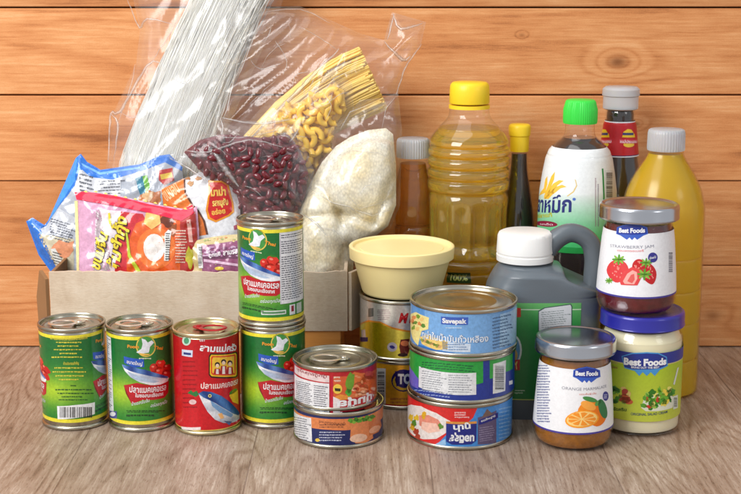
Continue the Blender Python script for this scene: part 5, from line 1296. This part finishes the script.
# rice
T = thing('rice_bag', 'clear bag of white rice slumped at the right end of the box', 'bag', W(345, 270, 1.135))
rice = pmat('white_rice', (240, 230, 202), .45, coat=.5, sss=.15)
nt = rice.node_tree; tcr = nt.nodes.new('ShaderNodeTexCoord').outputs['Object']
vo = nt.nodes.new('ShaderNodeTexVoronoi'); vo.inputs['Scale'].default_value = 600; nt.links.new(mapping(nt, tcr, (1, 1, .7), (0, .6, 0)), vo.inputs['Vector'])
gr = nt.nodes.new('ShaderNodeMapRange'); gr.inputs[1].default_value = 0; gr.inputs[2].default_value = .9; gr.inputs[3].default_value = 1; gr.inputs[4].default_value = .66; nt.links.new(vo.outputs['Distance'], gr.inputs[0])
bl = noise_(nt, tcr, 34, 3); colr = ramp(nt, bl, [(.35, (246, 230, 190)), (.6, (252, 247, 230))])
vm = nt.nodes.new('ShaderNodeVectorMath'); vm.operation = 'SCALE'; nt.links.new(colr, vm.inputs[0]); nt.links.new(gr.outputs[0], vm.inputs['Scale']); nt.links.new(vm.outputs[0], nt.nodes['Principled BSDF'].inputs['Base Color'])
bpr = nt.nodes.new('ShaderNodeBump'); bpr.inputs['Strength'].default_value = .5; bpr.inputs['Distance'].default_value = .0007; nt.links.new(gr.outputs[0], bpr.inputs['Height']); nt.links.new(bpr.outputs[0], nt.nodes['Principled BSDF'].inputs['Normal'])
ol = [(296, 236), (297, 214), (304, 196), (312, 180), (322, 162), (336, 146), (350, 137), (368, 130), (386, 128), (393, 134), (396, 165), (396, 205), (388, 226), (370, 240), (354, 248), (352, 300), (298, 300)]
def lobe(cx, cy, rx, ry, h_, rot=0):
    def f(u, v):
        du, dv = u-cx, v-cy; a = du*cos(rot)+dv*sin(rot); c = -du*sin(rot)+dv*cos(rot); q = (a/rx)**2+(c/ry)**2
        return h_*sqrt(max(0, 1-q)) if q < 1 else 0
    return f
Tm = PackArt((345, 190), 1.140, 6, ol, 14, 12)
c1 = Tm.unproj(366, 176); c2 = Tm.unproj(318, 236); c3 = Tm.unproj(368, 222)
l1 = lobe(c1[0], c1[1], 36, 27, 12, .75); l2 = lobe(c2[0], c2[1], 20, 40, 8, .1); l3 = lobe(c3[0], c3[1], 30, 14, 7, .5)
def crease(u, v, a, b, w_, d_):
    q = poly_dist((u, v), [a, b]); return -d_*exp(-(abs(q)/w_)**1.3)
k1, k2, k3, k4, k5 = (Tm.unproj(*p) for p in ((300, 216), (340, 212), (374, 222), (392, 178), (352, 240)))
def rh(u, v): return max(l1(u, v), l2(u, v), l3(u, v))+1.6*rn(u/14, v/14, 3)+.8*ridged(u, v, 20, 7)+crease(u, v, k1, k2, 3.5, 4)+crease(u, v, k2, k3, 3, 4)+crease(u, v, k3, k4, 3, 5)+crease(u, v, k2, k5, 3, 3.5)
A = PackArt((345, 190), 1.140, 6, ol, 14, 12, rh, 1.8); A.base((236, 224, 196), (236, 224, 196)); o = A.mb.build('rice', rice); o['kind'] = 'stuff'; adopt(o, T)
A = PackArt((345, 190), 1.140, 6, ol, 14, 12)
film_rice = lambda u, v: rh(u, v)+2.0*max(0, ridged(u, v, 17, 4))
A = film([(292, 240), (294, 210), (310, 176), (332, 146), (328, 130), (344, 118), (360, 100), (382, 98), (398, 92), (402, 130), (400, 206), (390, 230), (358, 252), (354, 305), (294, 305)], 1.1385, 14, 81, 1.0, T=T, folds=[], sc_=18, tilt=6, hf=film_rice, p0=(345, 190))
T_ = T
def fh(u, v): return rh(u, v)+.8
A = PackArt((345, 190), 1.1385, 6, ol, 14, 12, lambda u, v: rh(u, v)+.5*ridged(u, v, 9, 3), 1.8)
b = MB()
for f, wd in ([([(303, 212), (318, 222), (330, 236)], 1.8), ([(316, 224), (334, 228), (352, 244)], .8), ([(346, 190), (360, 206), (384, 200), (394, 180)], .9), ([(330, 160), (352, 150), (378, 152), (392, 160)], .7), ([(352, 206), (372, 214), (392, 208)], 2.0), ([(310, 188), (330, 200), (350, 204), (372, 226)], 1.0), ([(340, 130), (350, 112), (380, 100)], .8), ([(382, 128), (386, 108), (398, 94)], .7), ([(360, 192), (366, 184), (380, 180)], .8)]):
    pts = []
    for i in range(len(f)-1):
        for k in range(6):
            t = k/6; u, v = A.unproj(f[i][0]*(1-t)+f[i+1][0]*t, f[i][1]*(1-t)+f[i+1][1]*t); p, n_ = A.surf(u, v, floor(u/A.du), floor(v/A.du), 0); pts.append(Vector(p)+n_*.0008)
    L_ = len(pts); idx = []; b = MB()
    for i, p in enumerate(pts):
        d = (pts[min(L_-1, i+1)]-pts[max(0, i-1)]).normalized(); s_ = d.cross(A.N).normalized(); w_ = wd/1000*(.2+.8*sin(pi*i/(L_-1)))
        idx.append((b.vert(p-s_*w_*.5), b.vert(p+A.N*(w_*.3)), b.vert(p+s_*w_*.5), b.vert(p-A.N*.0002)))
    for i in range(L_-1):
        for k in range(4): b.face(idx[i][k], idx[i][(k+1) % 4], idx[i+1][(k+1) % 4], idx[i+1][k])
    adopt(b.build('film_fold_highlight', M['fold'], angle=0), T_)
# ------------------------------------------------------------------ light
w = bpy.data.worlds.new('World'); sc.world = w; w.use_nodes = True
bgn = w.node_tree.nodes['Background']; bgn.inputs[0].default_value = (.95, .97, 1, 1); bgn.inputs[1].default_value = .6
def area(name, loc, target, size, power, col=(1, 1, 1), sy=None):
    l = bpy.data.lights.new(name, 'AREA'); l.energy = power; l.color = col; l.size = size
    if sy: l.shape = 'RECTANGLE'; l.size_y = sy
    o = bpy.data.objects.new(name, l); COL.objects.link(o); o.location = loc
    o.rotation_euler = (Vector(target)-Vector(loc)).to_track_quat('-Z', 'Y').to_euler(); return o
area('softbox_left', (-.85, .2, .95), (-.1, 1.1, .08), .75, 19, (1, .99, .97))
area('softbox_right', (1.1, .1, .75), (.1, 1.05, .06), .4, 1.4, (.97, .98, 1))
area('softbox_top', (-.3, .85, 1.3), (0, 1.1, .05), .8, 4, (1, 1, 1))
sc.view_settings.view_transform = 'Standard'; sc.view_settings.look = 'None'; sc.view_settings.exposure = .08; sc.view_settings.gamma = 1
c = sc.cycles
sc.render.engine = 'CYCLES'
c.use_denoising = True; c.max_bounces = 14; c.transparent_max_bounces = 40; c.transmission_bounces = 12; c.glossy_bounces = 6; c.diffuse_bounces = 4
c.sample_clamp_indirect = 4; c.caustics_reflective = False; c.caustics_refractive = True; c.blur_glossy = .5
sc.render.film_transparent = False
